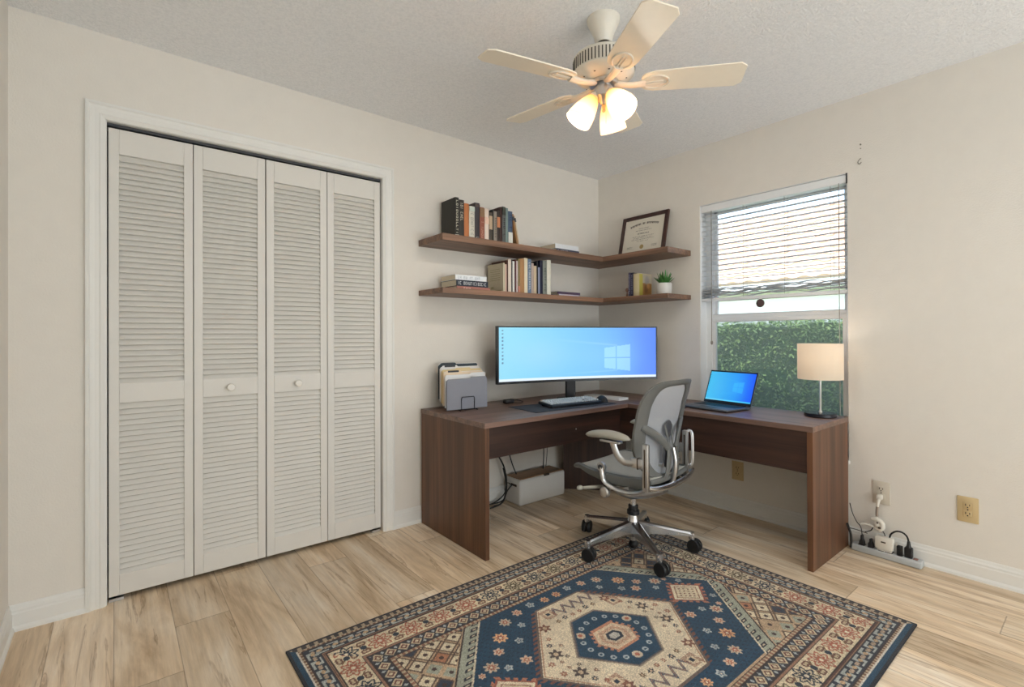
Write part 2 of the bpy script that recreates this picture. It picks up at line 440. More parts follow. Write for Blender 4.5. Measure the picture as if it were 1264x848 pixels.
def thing(name, label, cat, loc=(0, 0, 0), rotz=0., group=None):
    o = bpy.data.objects.new(name, None); C.objects.link(o); o.empty_display_size = .05
    o.location = loc; o.rotation_euler = (0, 0, rotz)
    return tag(o, label, cat, group)


def boxes(*bs, bev=0.):
    b = BM()
    for q in bs: box(b, *q, bev=bev)
    return b


# ------------------------------------------------------------------ the room
H = 2.44; XL = -3.453; YF = -6.2
cx0, cx1, cz1 = -3.160, -1.895, 2.078        # closet opening
wy0, wy1, wz0, wz1 = -1.787, -.910, .449, 2.036   # window opening (wall_right)
T = .14
obj('floor', boxes((XL - T, .9, YF - T, .9, -.1, 0)), M['floor'], smooth=False, kind='structure')
obj('ceiling', boxes((XL - T, .3, YF - T, .9, H, H + .12)), M['ceiling'], smooth=False, kind='structure')
obj('wall_left', boxes((XL - T, XL, YF, .9, 0, H)), M['wall'], smooth=False, kind='structure')
obj('wall_back', boxes((XL, cx0, 0, T, 0, H), (cx1, 0, 0, T, 0, H), (cx0, cx1, 0, T, cz1, H)), M['wall'], smooth=False, kind='structure')
obj('wall_right', boxes((0, T, YF, wy0, 0, H), (0, T, wy1, .9, 0, H), (0, T, wy0, wy1, 0, wz0), (0, T, wy0, wy1, wz1, H)), M['wall'], smooth=False, kind='structure')
obj('wall_front', boxes((XL, 0, YF - T, YF, 0, H)), M['wall'], smooth=False, kind='structure')
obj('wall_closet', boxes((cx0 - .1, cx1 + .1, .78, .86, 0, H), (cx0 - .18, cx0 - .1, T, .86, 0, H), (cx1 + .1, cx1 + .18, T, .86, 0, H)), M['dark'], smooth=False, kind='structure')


def baseboard(name, p0, p1, nrm):
    """moulded board + shoe along p0-p1, nrm points into the room"""
    b = BM(); p0, p1, n_ = Vector(p0), Vector(p1), Vector(nrm)
    prof = [(0, 0), (.020, 0), (.019, .010), (.0145, .018), (.0125, .02), (.0125, .066), (.010, .072), (.010, .080), (.006, .088), (.0055, .094), (.003, .1), (0, .1)]
    A = [b.verts.new(p0 + n_ * x + Vector((0, 0, z))) for x, z in prof]; B_ = [b.verts.new(p1 + n_ * x + Vector((0, 0, z))) for x, z in prof]
    b.faces.new(A); b.faces.new(list(reversed(B_)))
    for i in range(len(prof)):
        j = (i + 1) % len(prof); b.faces.new((A[i], A[j], B_[j], B_[i]))
    return obj(name, b, M['white'], angle=20, kind='structure')


baseboard('baseboard_back_left', (XL, 0, 0), (-3.226, 0, 0), (0, -1, 0))
baseboard('baseboard_back', (-1.841, 0, 0), (0, 0, 0), (0, -1, 0))
baseboard('baseboard_right', (0, 0, 0), (0, YF, 0), (-1, 0, 0))
baseboard('baseboard_left', (XL, 0, 0), (XL, YF, 0), (1, 0, 0))

# closet casing: stepped moulded profile mitred round three sides
b = BM()
ox0, ox1, oz = -3.226, -1.841, 2.141
prof = [(0, .0), (0, .019), (.010, .021), (.016, .016), (.022, .015), (.030, .012), (.044, .012), (.050, .015), (.058, .010), (.0655, .007), (.0655, -.05)]
path = [lambda d: (ox0 + d, 0.), lambda d: (ox0 + d, oz - d), lambda d: (ox1 - d, oz - d), lambda d: (ox1 - d, 0.)]
rows = [[b.verts.new((f(d)[0], -t, f(d)[1])) for d, t in prof] for f in path]
for a, c in zip(rows, rows[1:]):
    for i in range(len(prof) - 1): b.faces.new((a[i], a[i + 1], c[i + 1], c[i]))
obj('trim_1', b, M['white'], angle=20, kind='structure', label='white moulded casing around the louvered closet doors')
# jamb lining + head track
obj('trim_2', boxes((cx0, cx0 + .004, .0, T, 0, cz1), (cx1 - .004, cx1, .0, T, 0, cz1), (cx0, cx1, .0, T, cz1 - .004, cz1)), M['white'], smooth=False, kind='structure')
obj('trim_3', boxes((cx0 + .004, cx1 - .004, .026, .05, 2.062, 2.074)), M['darkgrey'], smooth=False, kind='structure')


def door_leaf(parent, x0, x1, knob=False, knob_x=None):
    """one louvered leaf, front face at y=.018"""
    y0, y1 = .018, .046; zb, zt = .022, 2.052; sw = .036
    b = boxes((x0, x0 + sw, y0, y1, zb, zt), (x1 - sw, x1, y0, y1, zb, zt), (x0 + sw, x1 - sw, y0, y1, zb, .112), (x0 + sw, x1 - sw, y0, y1, .858, .944), (x0 + sw, x1 - sw, y0, y1, 1.944, zt))
    leaf = obj('door_leaf', b, M['doorwhite'], parent, smooth=False, bevel=.002)
    for za, zc, n in ((.112, .858, 31), (.944, 1.944, 41)):
        b = BM(); step = (zc - za) / n
        for i in range(n):
            z = za + (i + .5) * step
            m = Matrix.Translation(((x0 + x1) / 2, (y0 + y1) / 2 + .001, z)) @ Matrix.Rotation(R(57), 4, 'X')
            box(b, -(x1 - x0) / 2 + sw - .002, (x1 - x0) / 2 - sw + .002, -.0185, .0185, -.003, .003, m)
        obj('louver_panel', b, M['doorwhite'], leaf, smooth=False)
    if knob:
        b = BM()
        lathe(b, [(.009, 0), (.008, .010), (.010, .014), (.017, .020), (.0185, .027), (.015, .033), (0.0001, .035)], 24, Matrix.Translation((knob_x, y0, .900)) @ Matrix.Rotation(R(90), 4, 'X'))
        obj('knob', b, M['knobwhite'], leaf)
    return leaf


for nm, leaves, kn, lab in (('door_1', ((-3.151, -2.843), (-2.840, -2.532)), -2.690, 'white louvered bifold closet door, left pair nearer the camera'),
                            ('door_2', ((-2.527, -2.222), (-2.219, -1.912)), -2.378, 'white louvered bifold closet door, right pair nearer the desk')):
    d = bpy.data.objects.new(nm, None); C.objects.link(d); tag(d, lab, None, None, 'structure')
    for i, (a, c) in enumerate(leaves):
        k = (nm == 'door_1' and i == 1) or (nm == 'door_2' and i == 0)
        door_leaf(d, a, c, k, kn)
    if nm == 'door_1':
        obj('floor_pivot', boxes((-3.150, -3.10, .02, .05, 0, .012)), M['satin'], d)
    else:
        obj('floor_pivot', boxes((-1.965, -1.915, .02, .05, 0, .012)), M['satin'], d)

# ------------------------------------------------------------------ window_1
win = bpy.data.objects.new('window_1', None); C.objects.link(win); tag(win, 'white single-hung window in the right wall', None, None, 'structure')
fx0, fx1 = .075, .130
obj('window_frame', boxes((fx0, fx1, wy0, wy0 + .03, wz0, wz1), (fx0, fx1, wy1 - .045, wy1, wz0, wz1), (fx0, fx1, wy0, wy1, wz0, wz0 + .04), (fx0, fx1, wy0, wy1, wz1 - .03, wz1)), M['vinyl'], win, smooth=False, bevel=.003)
obj('upper_sash', boxes((.112, .132, wy0 + .03, wy1 - .045, 1.262, 1.292), (.112, .132, wy0 + .03, wy0 + .05, 1.26, wz1 - .03), (.112, .132, wy1 - .065, wy1 - .045, 1.26, wz1 - .03), (.112, .132, wy0 + .03, wy1 - .045, wz1 - .05, wz1 - .03)), M['vinyl'], win, smooth=False)
obj('lower_sash', boxes((.082, .106, wy0 + .03, wy1 - .045, 1.236, 1.288), (.076, .082, wy0 + .03, wy1 - .045, 1.240, 1.262), (.082, .106, wy0 + .03, wy0 + .052, wz0 + .04, 1.24), (.082, .106, wy1 - .067, wy1 - .045, wz0 + .04, 1.24), (.082, .106, wy0 + .03, wy1 - .045, wz0 + .04, wz0 + .075)), M['vinyl'], win, smooth=False, bevel=.002)
obj('pane', boxes((.093, .095, wy0 + .05, wy1 - .065, wz0 + .07, 1.24)), M['glass'], win, smooth=False)
obj('pane', boxes((.121, .123, wy0 + .045, wy1 - .06, 1.28, wz1 - .045)), M['glass'], win, smooth=False)
obj('insect_screen', boxes((.134, .135, wy0 + .03, wy1 - .045, wz0 + .04, 1.27)), M['insect'], win, smooth=False)
obj('jamb_liner', boxes((.004, fx0, wy1 - .004, wy1, wz0, wz1), (.004, fx0, wy0, wy0 + .004, wz0, wz1), (.004, fx0, wy0, wy1, wz1 - .004, wz1)), M['vinyl'], win, smooth=False)
obj('window_sill', boxes((-.012, fx0, wy0 - .005, wy1 + .005, wz0 - .012, wz0 + .008)), M['white'], win, smooth=False, bevel=.003)
# the round disc stuck on the upper pane
b = BM(); lathe(b, [(.0001, 0), (.026, 0), (.027, .003), (.022, .007), (.010, .009), (.0001, .009)], 28, Matrix.Translation((.121, -1.262, 1.352)) @ Matrix.Rotation(R(-90), 4, 'Y'))
t = obj('window_disc', b, M['disc']); tag(t, 'round dark brown disc stuck on the window pane below the blind', 'sticker')

# ------------------------------------------------------------------ outside
obj('ground', boxes((.14, 22, -16, 16, -.35, -.25)), M['grass'], smooth=False, kind='structure')
random.seed(3)
b = BM()
hx0, hx1, hy0, hy1, hz = 1.25, 1.95, -4.6, 5.2, 1.262


def hfn(u, v):
    y = hy0 + (hy1 - hy0) * u
    a = v * 2.6
    if a < 1: x, z = hx0 + .12, -.25 + a * (hz + .22)
    elif a < 1.6: x, z = hx0 + .12 + (a - 1) / .6 * (hx1 - hx0 - .24), hz - .03
    else: x, z = hx1 - .12, hz - .03 - (a - 1.6) * (hz + .22)
    return (x + .03 * math.sin(y * 7 + z * 5), y, z + .02 * math.sin(y * 9))


surf(b, hfn, 60, 26)
hedge = obj('hedge', b, M['hedgedark'], kind='stuff'); tag(hedge, 'dense green hedge growing outside the window', 'hedge')
b = BM()
for i in range(34000):
    y = hy0 + (hy1 - hy0) * random.random(); s = random.random()
    if s < .78: x = hx0 + abs(random.gauss(0, .06)) + .05 * math.sin(y * 6); z = -.2 + (hz + .22) * random.random() ** .8
    else: x = random.uniform(hx0, hx1); z = hz - .03 + random.gauss(0, .03) + .025 * math.sin(y * 5)
    q = Matrix.Translation((x, y, z)) @ Euler((random.uniform(-1, 1), random.uniform(-1, 1), random.uniform(0, 6.28))).to_matrix().to_4x4()
    l = random.uniform(.012, .026); wd = l * .45
    vs = [b.verts.new(q @ Vector(p)) for p in ((-l, 0, 0), (0, -wd, .003), (l, 0, 0), (0, wd, .003))]
    b.faces.new(vs)
obj('leaves', b, M['hedge'], hedge, smooth=False, kind='stuff')

# neighbour's house: white stucco wall, clay tiled roof, a higher roof behind
house = thing('neighbour_house', 'white stucco house with clay tile roof seen through the blind', 'house', (6.2, 0, -.25))
obj('wall', boxes((0, .2, -12, 10, 0, 2.30), (0, 5, -12, -11.8, 0, 2.30)), M['stucco'], house, smooth=False)
obj('fascia', boxes((-.48, -.44, -12.2, 10.2, 2.20, 2.34), (-.48, 0, -12.2, 10.2, 2.19, 2.21)), M['stucco'], house, smooth=False)


def tiled(x0, z0, x1, z1, y0, y1, courses, name='roof'):
    b = BM(); ny = int((y1 - y0) / .075)
    slope = math.atan2(z1 - z0, x1 - x0); L = math.hypot(x1 - x0, z1 - z0)
    for k in range(courses):
        a0 = L * k / courses; a1 = L * (k + 1) / courses + .03
        r0 = []; r1 = []; rb = []
        for i in range(ny + 1):
            y = y0 + (y1 - y0) * i / ny; h = .028 * (1 if i % 4 in (1, 2) else 0) + .002
            for row, a, up in ((rb, a0, 0.), (r0, a0, .035 + h), (r1, a1, .004 + h)):
                row.append(b.verts.new((x0 + a * math.cos(slope) - up * math.sin(slope), y, z0 + a * math.sin(slope) + up * math.cos(slope))))
        for i in range(ny):
            b.faces.new((r0[i], r0[i + 1], r1[i + 1], r1[i])); b.faces.new((rb[i], rb[i + 1], r0[i + 1], r0[i]))
    return obj(name, b, M['tile'], house, smooth=False)


tiled(-.50, 2.32, 3.0, 4.32, -12.2, 10.2, 13)
tiled(3.2, 3.60, 6.0, 4.9, -12.2, 1.3, 8, 'upper_roof')
obj('gable_wall', boxes((3.4, 3.6, -12, 1.2, 3.0, 3.62), (3.4, 6, 1.1, 1.25, 3.0, 3.62)), M['stucco'], house, smooth=False)

# ------------------------------------------------------------------ window blind
bl = thing('window_blind', 'white horizontal slat blind pulled partly up over the window', 'blind', (.035, (wy0 + wy1) / 2, wz1))
hw = (wy1 - wy0) / 2 - .006
obj('headrail', boxes((-.030, .028, -hw, hw, -.052, -.006)), M['vinyl'], bl, smooth=False, bevel=.003)
obj('headrail_clip', boxes((-.034, -.002, -hw - .004, -hw + .003, -.056, .002)), M['darkgrey'], bl, smooth=False)
b = BM(); ns = 15; sz0, sz1 = -.075, -.555
for i in range(ns):
    z = sz0 + (sz1 - sz0) * i / (ns - 1)
    m = Matrix.Translation((0, 0, z)) @ Matrix.Rotation(R(-2 + rnd.uniform(-2, 2)), 4, 'Y') @ Matrix.Rotation(R(rnd.uniform(-.25, .25)), 4, 'X')
    for k in range(4):
        a0 = -.024 + .012 * k; zz = .0016 * (1 - ((k - 1.5) / 2) ** 2)
        box(b, a0, a0 + .012, -hw, hw, zz - .0012, zz + .0012, m)
obj('slats', b, M['blind'], bl, smooth=False)
b = BM()
for i in range(9):
    z = -.578 - .0062 * i
    ph = rnd.uniform(0, 6)
    g = surf(b, lambda u, v, z=z, ph=ph: (-.024 + .048 * v, -hw + 2 * hw * u, z + .0045 * math.sin(u * 14 + ph) + .004 * math.sin(u * 31 + ph * 2) + .003 * (1 - (2 * v - 1) ** 2)), 40, 2)
obj('stacked_slats', b, M['blind'], bl, smooth=False, solid=.002)
obj('bottom_rail', boxes((-.026, .026, -hw, hw, -.662, -.640)), M['vinyl'], bl, smooth=False, bevel=.004)
for yy in (-1.205, -1.455, -1.700):
    b = BM(); y = yy - (wy0 + wy1) / 2
    for dx in (-.026, .026): cyl(b, (dx, y, -.05), (dx, y, -.64), .0009, seg=6)
    for i in range(24): cyl(b, (-.026, y, -.06 - i * .024), (.026, y, -.06 - i * .024), .0006, seg=5)
    obj('ladder_cord', b, M['cord'], bl)
y = -1.746 - (wy0 + wy1) / 2
b = BM(); cyl(b, (-.040, y, -.05), (-.036, y, -1.36), .0022, seg=8); cyl(b, (-.036, y, -1.36), (-.036, y, -1.41), .005, .008, 10)
obj('lift_cord', b, M['cord'], bl)
y = -.995 - (wy0 + wy1) / 2
b = BM(); cyl(b, (-.036, y, -.05), (-.036, y, -.93), .0028, seg=8); sphere(b, (-.036, y, -.94), .008, (1, 1, 1.8), 10, 8)
obj('tilt_wand', b, M['cord'], bl)

# ------------------------------------------------------------------ corner desk
ZD = .700
desk = thing('corner_desk', 'large walnut L-shaped desk standing in the corner', 'desk', (0, 0, 0))
obj('desktop', boxes((-1.668, -.5165, -.695, -.022, ZD - .027, ZD)), M['topx'], desk, smooth=False, bevel=.0015)
obj('desktop', boxes((-.516, -.022, -1.792, -.022, ZD - .027, ZD)), M['topy'], desk, smooth=False, bevel=.0015)
obj('side_panel', boxes((-1.666, -1.640, -.692, -.024, .0, ZD - .0275)), M['walz'], desk, smooth=False, bevel=.001)
obj('side_panel', boxes((-.514, -.024, -1.790, -1.764, .0, ZD - .0275)), M['walz'], desk, smooth=False, bevel=.001)
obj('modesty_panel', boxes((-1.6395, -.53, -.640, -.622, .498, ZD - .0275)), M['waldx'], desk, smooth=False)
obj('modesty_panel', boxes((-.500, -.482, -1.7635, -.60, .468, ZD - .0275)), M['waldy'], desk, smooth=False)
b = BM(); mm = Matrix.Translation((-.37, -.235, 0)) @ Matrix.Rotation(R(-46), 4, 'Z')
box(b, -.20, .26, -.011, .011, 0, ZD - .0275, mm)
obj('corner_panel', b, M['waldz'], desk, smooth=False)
b = BM(); lathe(b, [(.005, 0), (.0035, .002)], 12, Matrix.Translation((-.947, -.6405, .578)) @ Matrix.Rotation(R(90), 4, 'X'))
obj('fixing_cap', b, M['satin'], desk)

# ------------------------------------------------------------------ corner shelves
for z0, z1, lab in ((1.700, 1.738, 'walnut L-shaped floating corner shelf, the upper one holding the diploma'), (1.395, 1.4266, 'walnut L-shaped floating corner shelf, the lower one just above the monitor')):
    sh = thing('corner_shelf', lab, 'shelf', (0, 0, 0), group='floating corner shelves')
    obj('board', boxes((-1.670, -.282, -.290, -.0005, z0, z1)), M['shx'], sh, smooth=False, bevel=.001)
    obj('board', boxes((-.2815, -.0005, -.842, -.0005, z0, z1)), M['shy'], sh, smooth=False, bevel=.001)


# ------------------------------------------------------------------ books
def glyphs(b, L, hgt, n, seed, mtx, t=.0006):
    """a row of little worn letter-like strokes along +X, centred, on the plane z=0"""
    q = random.Random(seed); x = -L / 2; st = L / n
    for i in range(n):
        if q.random() < .13: x += st; continue
        k = q.choice('HILUCETO')
        w_ = st * .68; s = st * .17
        bars = {'H': [(0, s, 0, 1), (w_ - s, w_, 0, 1), (0, w_, .42, .58)], 'I': [(w_ / 2 - s / 2, w_ / 2 + s / 2, 0, 1)], 'L': [(0, s, 0, 1), (0, w_, 0, .16)], 'U': [(0, s, 0, 1), (w_ - s, w_, 0, 1), (0, w_, 0, .16)],
                'C': [(0, s, 0, 1), (0, w_, 0, .16), (0, w_, .84, 1)], 'E': [(0, s, 0, 1), (0, w_, 0, .16), (0, w_, .84, 1), (0, w_ * .8, .42, .58)], 'T': [(w_ / 2 - s / 2, w_ / 2 + s / 2, 0, 1), (0, w_, .84, 1)],
                'O': [(0, s, 0, 1), (w_ - s, w_, 0, 1), (0, w_, 0, .16), (0, w_, .84, 1)]}[k]
        for a, c, d, e in bars: box(b, x + a, x + c, (d - .5) * hgt, (e - .5) * hgt, 0, t, mtx)
        x += st


def book_mat(rgb): return P('book cloth %d %d %d' % rgb, rgb, .6, var=.08, vscale=60)


def upright(x0, x1, yspine, depth, hgt, zb, rgb, label, group, lettering=None, band=None, axis='y', lean=0., cat='book', seed=1, pages=True):
    """standing book; spine faces -Y (axis 'y') or -X (axis 'x', where x0,x1 are y values and yspine an x value)"""
    t = x1 - x0
    root = thing('book', label, cat, (0, 0, 0), 0, group)
    if axis == 'y': root.location = ((x0 + x1) / 2, yspine, zb)
    else: root.location = (yspine, (x0 + x1) / 2, zb); root.rotation_euler = (0, 0, R(-90))
    if lean: root.rotation_euler = (0, lean, 0)
    c = .0018
    b = boxes((-t / 2, -t / 2 + c, 0, depth, 0, hgt), (t / 2 - c, t / 2, 0, depth, 0, hgt))
    # rounded spine
    n = 6; A = []
    for i in range(n + 1):
        x = -t / 2 + t * i / n; A.append((x, -.003 * (1 - (2 * i / n - 1) ** 2)))
    A += [(t / 2, .002), (-t / 2, .002)]
    prism(b, A, hgt)
    obj('cover', b, book_mat(rgb), root, smooth=False)
    if pages: obj('pages', boxes((-t / 2 + c, t / 2 - c, .002, depth - .004, .003, hgt - .003)), M['paper'], root, smooth=False)
    if band:
        zz0, zz1, col = band
        obj('spine_label', boxes((-t / 2 + .0004, t / 2 - .0004, -.0040, -.0012, hgt * zz0, hgt * zz1)), book_mat(col), root, smooth=False)
    if lettering:
        b = BM(); col, f0, f1, n = lettering
        m = Matrix.Translation((0, -.0036, hgt * (f0 + f1) / 2)) @ Matrix.Rotation(R(90), 4, 'X') @ Matrix.Rotation(R(-90), 4, 'Z')
        glyphs(b, hgt * (f1 - f0), t * .5, n, seed, m)
        obj('lettering', b, P('spine ink', col, .6, var=0), root, smooth=False)
    return root


UZ, LZ = 1.7381, 1.4267
G1 = 'books standing on the upper shelf'
ub = [(-1.524, -1.497, .252, (44, 42, 36), 'tallest black book at the left end of the upper shelf row, white spine letters', ((214, 210, 190), .1, .93, 11), (.02, .1, (225, 222, 205))),
      (-1.496, -1.459, .242, (52, 48, 44), 'thick dark book with pale spine letters between the tallest black and the orange book', ((205, 198, 180), .45, .93, 8), None),
      (-1.457, -1.423, .226, (196, 122, 74), 'plain orange book on the upper shelf', None, None),
      (-1.421, -1.381, .215, (224, 218, 204), 'cream book right of the orange book', ((160, 160, 152), .15, .85, 12), (.86, .99, (206, 214, 204))),
      (-1.379, -1.342, .243, (66, 60, 64), 'charcoal book standing taller than its cream and red-brown neighbours', ((220, 214, 206), .04, .12, 2), (.9, .96, (88, 74, 70))),
      (-1.340, -1.305, .221, (156, 92, 74), 'red-brown book with a tan top band on the upper shelf', ((198, 150, 130), .1, .6, 7), (.72, .98, (142, 112, 84))),
      (-1.303, -1.270, .219, (236, 218, 204), 'pale pink-white book in the middle of the upper shelf row', None, (.55, .75, (240, 206, 184))),
      (-1.267, -1.243, .201, (78, 70, 62), 'short book with dark lower and tan upper spine, right of the pale pink-white one', None, (.45, .88, (196, 172, 144))),
      (-1.242, -1.231, .222, (34, 36, 34), 'thin black-green book on the upper shelf', None, None),
      (-1.230, -1.205, .212, (158, 146, 134), 'grey-tan book right of the thin black-green book', ((110, 96, 86), .1, .8, 9), None),
      (-1.204, -1.181, .223, (54, 42, 38), 'dark brown book with an orange block on its spine', None, (.5, .8, (206, 136, 96))),
      (-1.180, -1.161, .248, (58, 32, 28), 'tall very dark red book on the upper shelf', None, None),
      (-1.160, -1.134, .254, (96, 98, 96), 'tall grey book with dark patches in the upper shelf row', ((48, 50, 58), .2, .7, 5), (.78, .98, (62, 66, 58))),
      (-1.133, -1.113, .249, (122, 140, 138), 'teal-grey book next to the blue one', None, (.02, .08, (214, 208, 190))),
      (-1.112, -1.076, .232, (74, 92, 118), 'blue book with a white lower spine, last upright on the upper shelf', ((40, 52, 74), .5, .9, 6), (.01, .40, (226, 226, 218)))]
for i, (a, c, h, col, lab, let, band) in enumerate(ub):
    upright(a, c, -.190, .155 if i % 3 else .160, h, UZ, col, lab, G1, let, band, seed=i + 3)
# two thin boards leaning against the row
for x, col, lab, h, t in ((-1.028, (158, 116, 74), 'thin tan board leaning against the blue book', .222, .012), (-1.012, (228, 212, 188), 'thin cream board leaning outside the tan one', .214, .008)):
    root = thing('notebook', lab, 'notebook', (x, -.19, UZ + .001), 0, 'thin boards leaning on the upper shelf books'); root.rotation_euler = (0, R(-11.5), 0)
    obj('cover', boxes((-t / 2, t / 2, 0, .13, 0, h), bev=.0015), book_mat(col), root)
    obj('spine_label', boxes((-t / 2 - .0004, t / 2 + .0004, -.0006, .004, h * .8, h * .92)), book_mat((70, 74, 78)), root, smooth=False)


def lying(cx, cy, z, lx, ly, t, rgb, label, group, let=None, rz=0., seed=2, band=None):
    root = thing('book', label, 'book', (cx, cy, z), rz, group); c = .002
    obj('cover', boxes((-lx / 2, lx / 2, -ly / 2, ly / 2, 0, c), (-lx / 2, lx / 2, -ly / 2, ly / 2, t - c, t), (-lx / 2, lx / 2, -ly / 2 - .0015, -ly / 2 + .002, 0, t)), book_mat(rgb), root, smooth=False)
    obj('pages', boxes((-lx / 2 + .003, lx / 2 - .003, -ly / 2 + .002, ly / 2 - .003, c, t - c)), M['paper'], root, smooth=False)
    if let:
        b = BM(); col, f0, f1, n = let
        glyphs(b, lx * (f1 - f0), t * .5, n, seed, Matrix.Translation((lx * ((f0 + f1) / 2 - .5), -ly / 2 - .0015, t / 2)) @ Matrix.Rotation(R(90), 4, 'X'))
        obj('lettering', b, P('spine ink', col, .6, var=0), root, smooth=False)
    return root


lying(-.575, -.125, UZ, .236, .17, .031, (58, 64, 88), 'navy book lying flat on the upper shelf under a white one', 'books lying on the upper shelf', ((190, 190, 196), .05, .5, 8), R(1))
lying(-.580, -.125, UZ + .0311, .232, .165, .034, (232, 234, 238), 'white book lying on top of the navy one on the upper shelf', 'books lying on the upper shelf', None, R(-1))

G2 = 'books standing on the lower shelf'
lb = [(-1.172, -1.157, .194, (200, 190, 164), 'olive beige book whose printed front cover faces the closet on the lower shelf', None, None),
      (-1.155, -1.142, .186, (222, 190, 172), 'slim salmon book beside the olive beige cover', None, None),
      (-1.141, -1.130, .214, (84, 52, 38), 'slim dark brown book on the lower shelf', None, None),
      (-1.129, -1.103, .221, (226, 212, 198), 'cream-pink book right of the slim dark brown one', None, None),
      (-1.102, -1.093, .222, (62, 66, 70), 'thin slate book right of the cream-pink one', None, None),
      (-1.092, -1.075, .212, (228, 228, 222), 'white slim book between two dark thin books', None, None),
      (-1.074, -1.061, .225, (84, 40, 44), 'thin maroon book on the lower shelf', None, None),
      (-1.060, -1.047, .216, (216, 200, 200), 'pale pink slim book right of the maroon one', None, None),
      (-1.046, -1.029, .232, (140, 124, 82), 'olive book with a pink foot band', None, (.03, .22, (198, 132, 112))),
      (-1.028, -.991, .236, (176, 132, 88), 'thick tan brown book on the lower shelf', None, None),
      (-.990, -.961, .243, (238, 224, 196), 'cream thick book right of the tan brown one', None, None),
      (-.960, -.929, .240, (104, 124, 150), 'steel blue book with pale letters on the lower shelf', ((214, 222, 232), .1, .9, 12), None),
      (-.928, -.907, .214, (190, 172, 162), 'dusty pink-grey book right of the steel blue one', None, None),
      (-.906, -.880, .198, (206, 188, 160), 'short beige book among the tall dark ones', None, None),
      (-.879, -.866, .232, (24, 24, 30), 'slim black book beside the short beige one', None, None),
      (-.865, -.850, .190, (152, 160, 190), 'short lilac blue book among the navy ones', None, None),
      (-.849, -.823, .240, (22, 26, 52), 'deep navy book on the lower shelf', None, None),
      (-.822, -.784, .243, (138, 144, 136), 'grey-green book left of the end white one', ((90, 98, 92), .1, .85, 10), None),
      (-.783, -.746, .249, (232, 230, 216), 'tall off-white book closing the lower shelf row', None, None)]
for i, (a, c, h, col, lab, let, band) in enumerate(lb):
    r_ = upright(a, c, -.210, .17 if i % 2 else .165, h, LZ, col, lab, G2, let, band, seed=i + 40)
    if i == 0:
        b = BM()
        for k in range(6): box(b, -.0083, -.0075, .03, .14, .085 + k * .014, .088 + k * .014)
        box(b, -.0083, -.0075, .02, .15, .012, .02); box(b, -.0083, -.0075, .10, .13, .03, .045)
        obj('cover_print', b, book_mat((160, 150, 116)), r_, smooth=False)
be = thing('bookend', 'small dark metal bookend right of the off-white book', 'bookend', (-.738, -.12, LZ), 0)
obj('upright_plate', boxes((-.001, .001, -.07, .06, 0, .085)), M['wire'], be, smooth=False)
obj('foot_plate', boxes((0, .07, -.07, .06, 0, .0012)), M['wire'], be, smooth=False)
lying(-1.405, -.12, LZ, .248, .19, .022, (176, 116, 104), 'thin dusty red book at the bottom of the lower shelf stack', 'stack of books lying at the left end of the lower shelf', ((238, 206, 196), .2, .45, 4), 0, 5)
lying(-1.413, -.123, LZ + .0221, .236, .18, .038, (40, 46, 60), 'navy book with white spine letters in the middle of the lower shelf stack', 'stack of books lying at the left end of the lower shelf', ((220, 224, 226), .05, .95, 16), 0, 6)
lying(-1.417, -.12, LZ + .0602, .232, .17, .032, (232, 236, 240), 'white book on top of the lower shelf stack', 'stack of books lying at the left end of the lower shelf', ((176, 184, 190), .08, .8, 12), 0, 7)
lying(-.565, -.125, LZ, .215, .17, .018, (214, 206, 220), 'pale lilac book lying under the purple one on the lower shelf', 'thin books lying on the lower shelf', None, R(2))
lying(-.560, -.125, LZ + .0181, .225, .165, .018, (84, 66, 92), 'purple book lying on top of the pale lilac one', 'thin books lying on the lower shelf', None, R(-2))
# right wing of the lower shelf
G3 = 'books on the window side of the lower shelf'
upright(-.462, -.444, -.180, .15, .182, LZ, (86, 82, 112), 'slim purple-grey book, first on the window side of the lower shelf', G3, ((190, 186, 204), .1, .9, 10), axis='x', seed=70)
upright(-.488, -.464, -.180, .15, .180, LZ, (40, 40, 62), 'dark navy book between the purple-grey and the illustrated book', G3, ((150, 150, 176), .1, .9, 10), axis='x', seed=71)
r_ = upright(-.540, -.490, -.182, .152, .170, LZ, (222, 208, 168), 'thick book with a golden illustrated cover beside the plant pot', G3, None, axis='x', seed=72)
# illustrated cover: mesh colour pattern on the side facing the room


def colour_grid(name, fn, nx, ny, pos, mat, parent=None, flip=False, **k):
    """grid mesh whose own colours come from fn(u, v) -> arrays (sRGB 0-255)"""
    u, v = np.meshgrid(np.linspace(0, 1, nx + 1), np.linspace(0, 1, ny + 1))
    pts = np.stack(pos(u, v), -1).reshape(-1, 3)
    idx = np.arange((nx + 1) * (ny + 1)).reshape(ny + 1, nx + 1)
    f = np.stack([idx[:-1, :-1], idx[:-1, 1:], idx[1:, 1:], idx[1:, :-1]], -1).reshape(-1, 4)
    if flip: f = f[:, ::-1]
    me = bpy.data.meshes.new(name)
    me.vertices.add(len(pts)); me.vertices.foreach_set('co', pts.astype(np.float32).ravel())
    me.loops.add(f.size); me.loops.foreach_set('vertex_index', f.astype(np.int32).ravel())
    me.polygons.add(len(f)); me.polygons.foreach_set('loop_start', (np.arange(len(f)) * 4).astype(np.int32)); me.polygons.foreach_set('loop_total', np.full(len(f), 4, np.int32))
    me.update(calc_edges=True)
    c = np.stack(fn(u, v), -1).reshape(-1, 3) / 255.
    c = np.clip(c, 0, 1); c = np.where(c <= .04045, c / 12.92, ((c + .055) / 1.055) ** 2.4)
    a = me.color_attributes.new('pattern', 'FLOAT_COLOR', 'POINT')
    a.data.foreach_set('color', np.concatenate([c, np.ones((len(c), 1))], 1).astype(np.float32).ravel())
    me.materials.append(mat)
    o = bpy.data.objects.new(name, me); C.objects.link(o)
    if parent is not None: o.parent = parent
    tag(o, k.get('label'), k.get('cat'), k.get('group'), k.get('kind')); return o


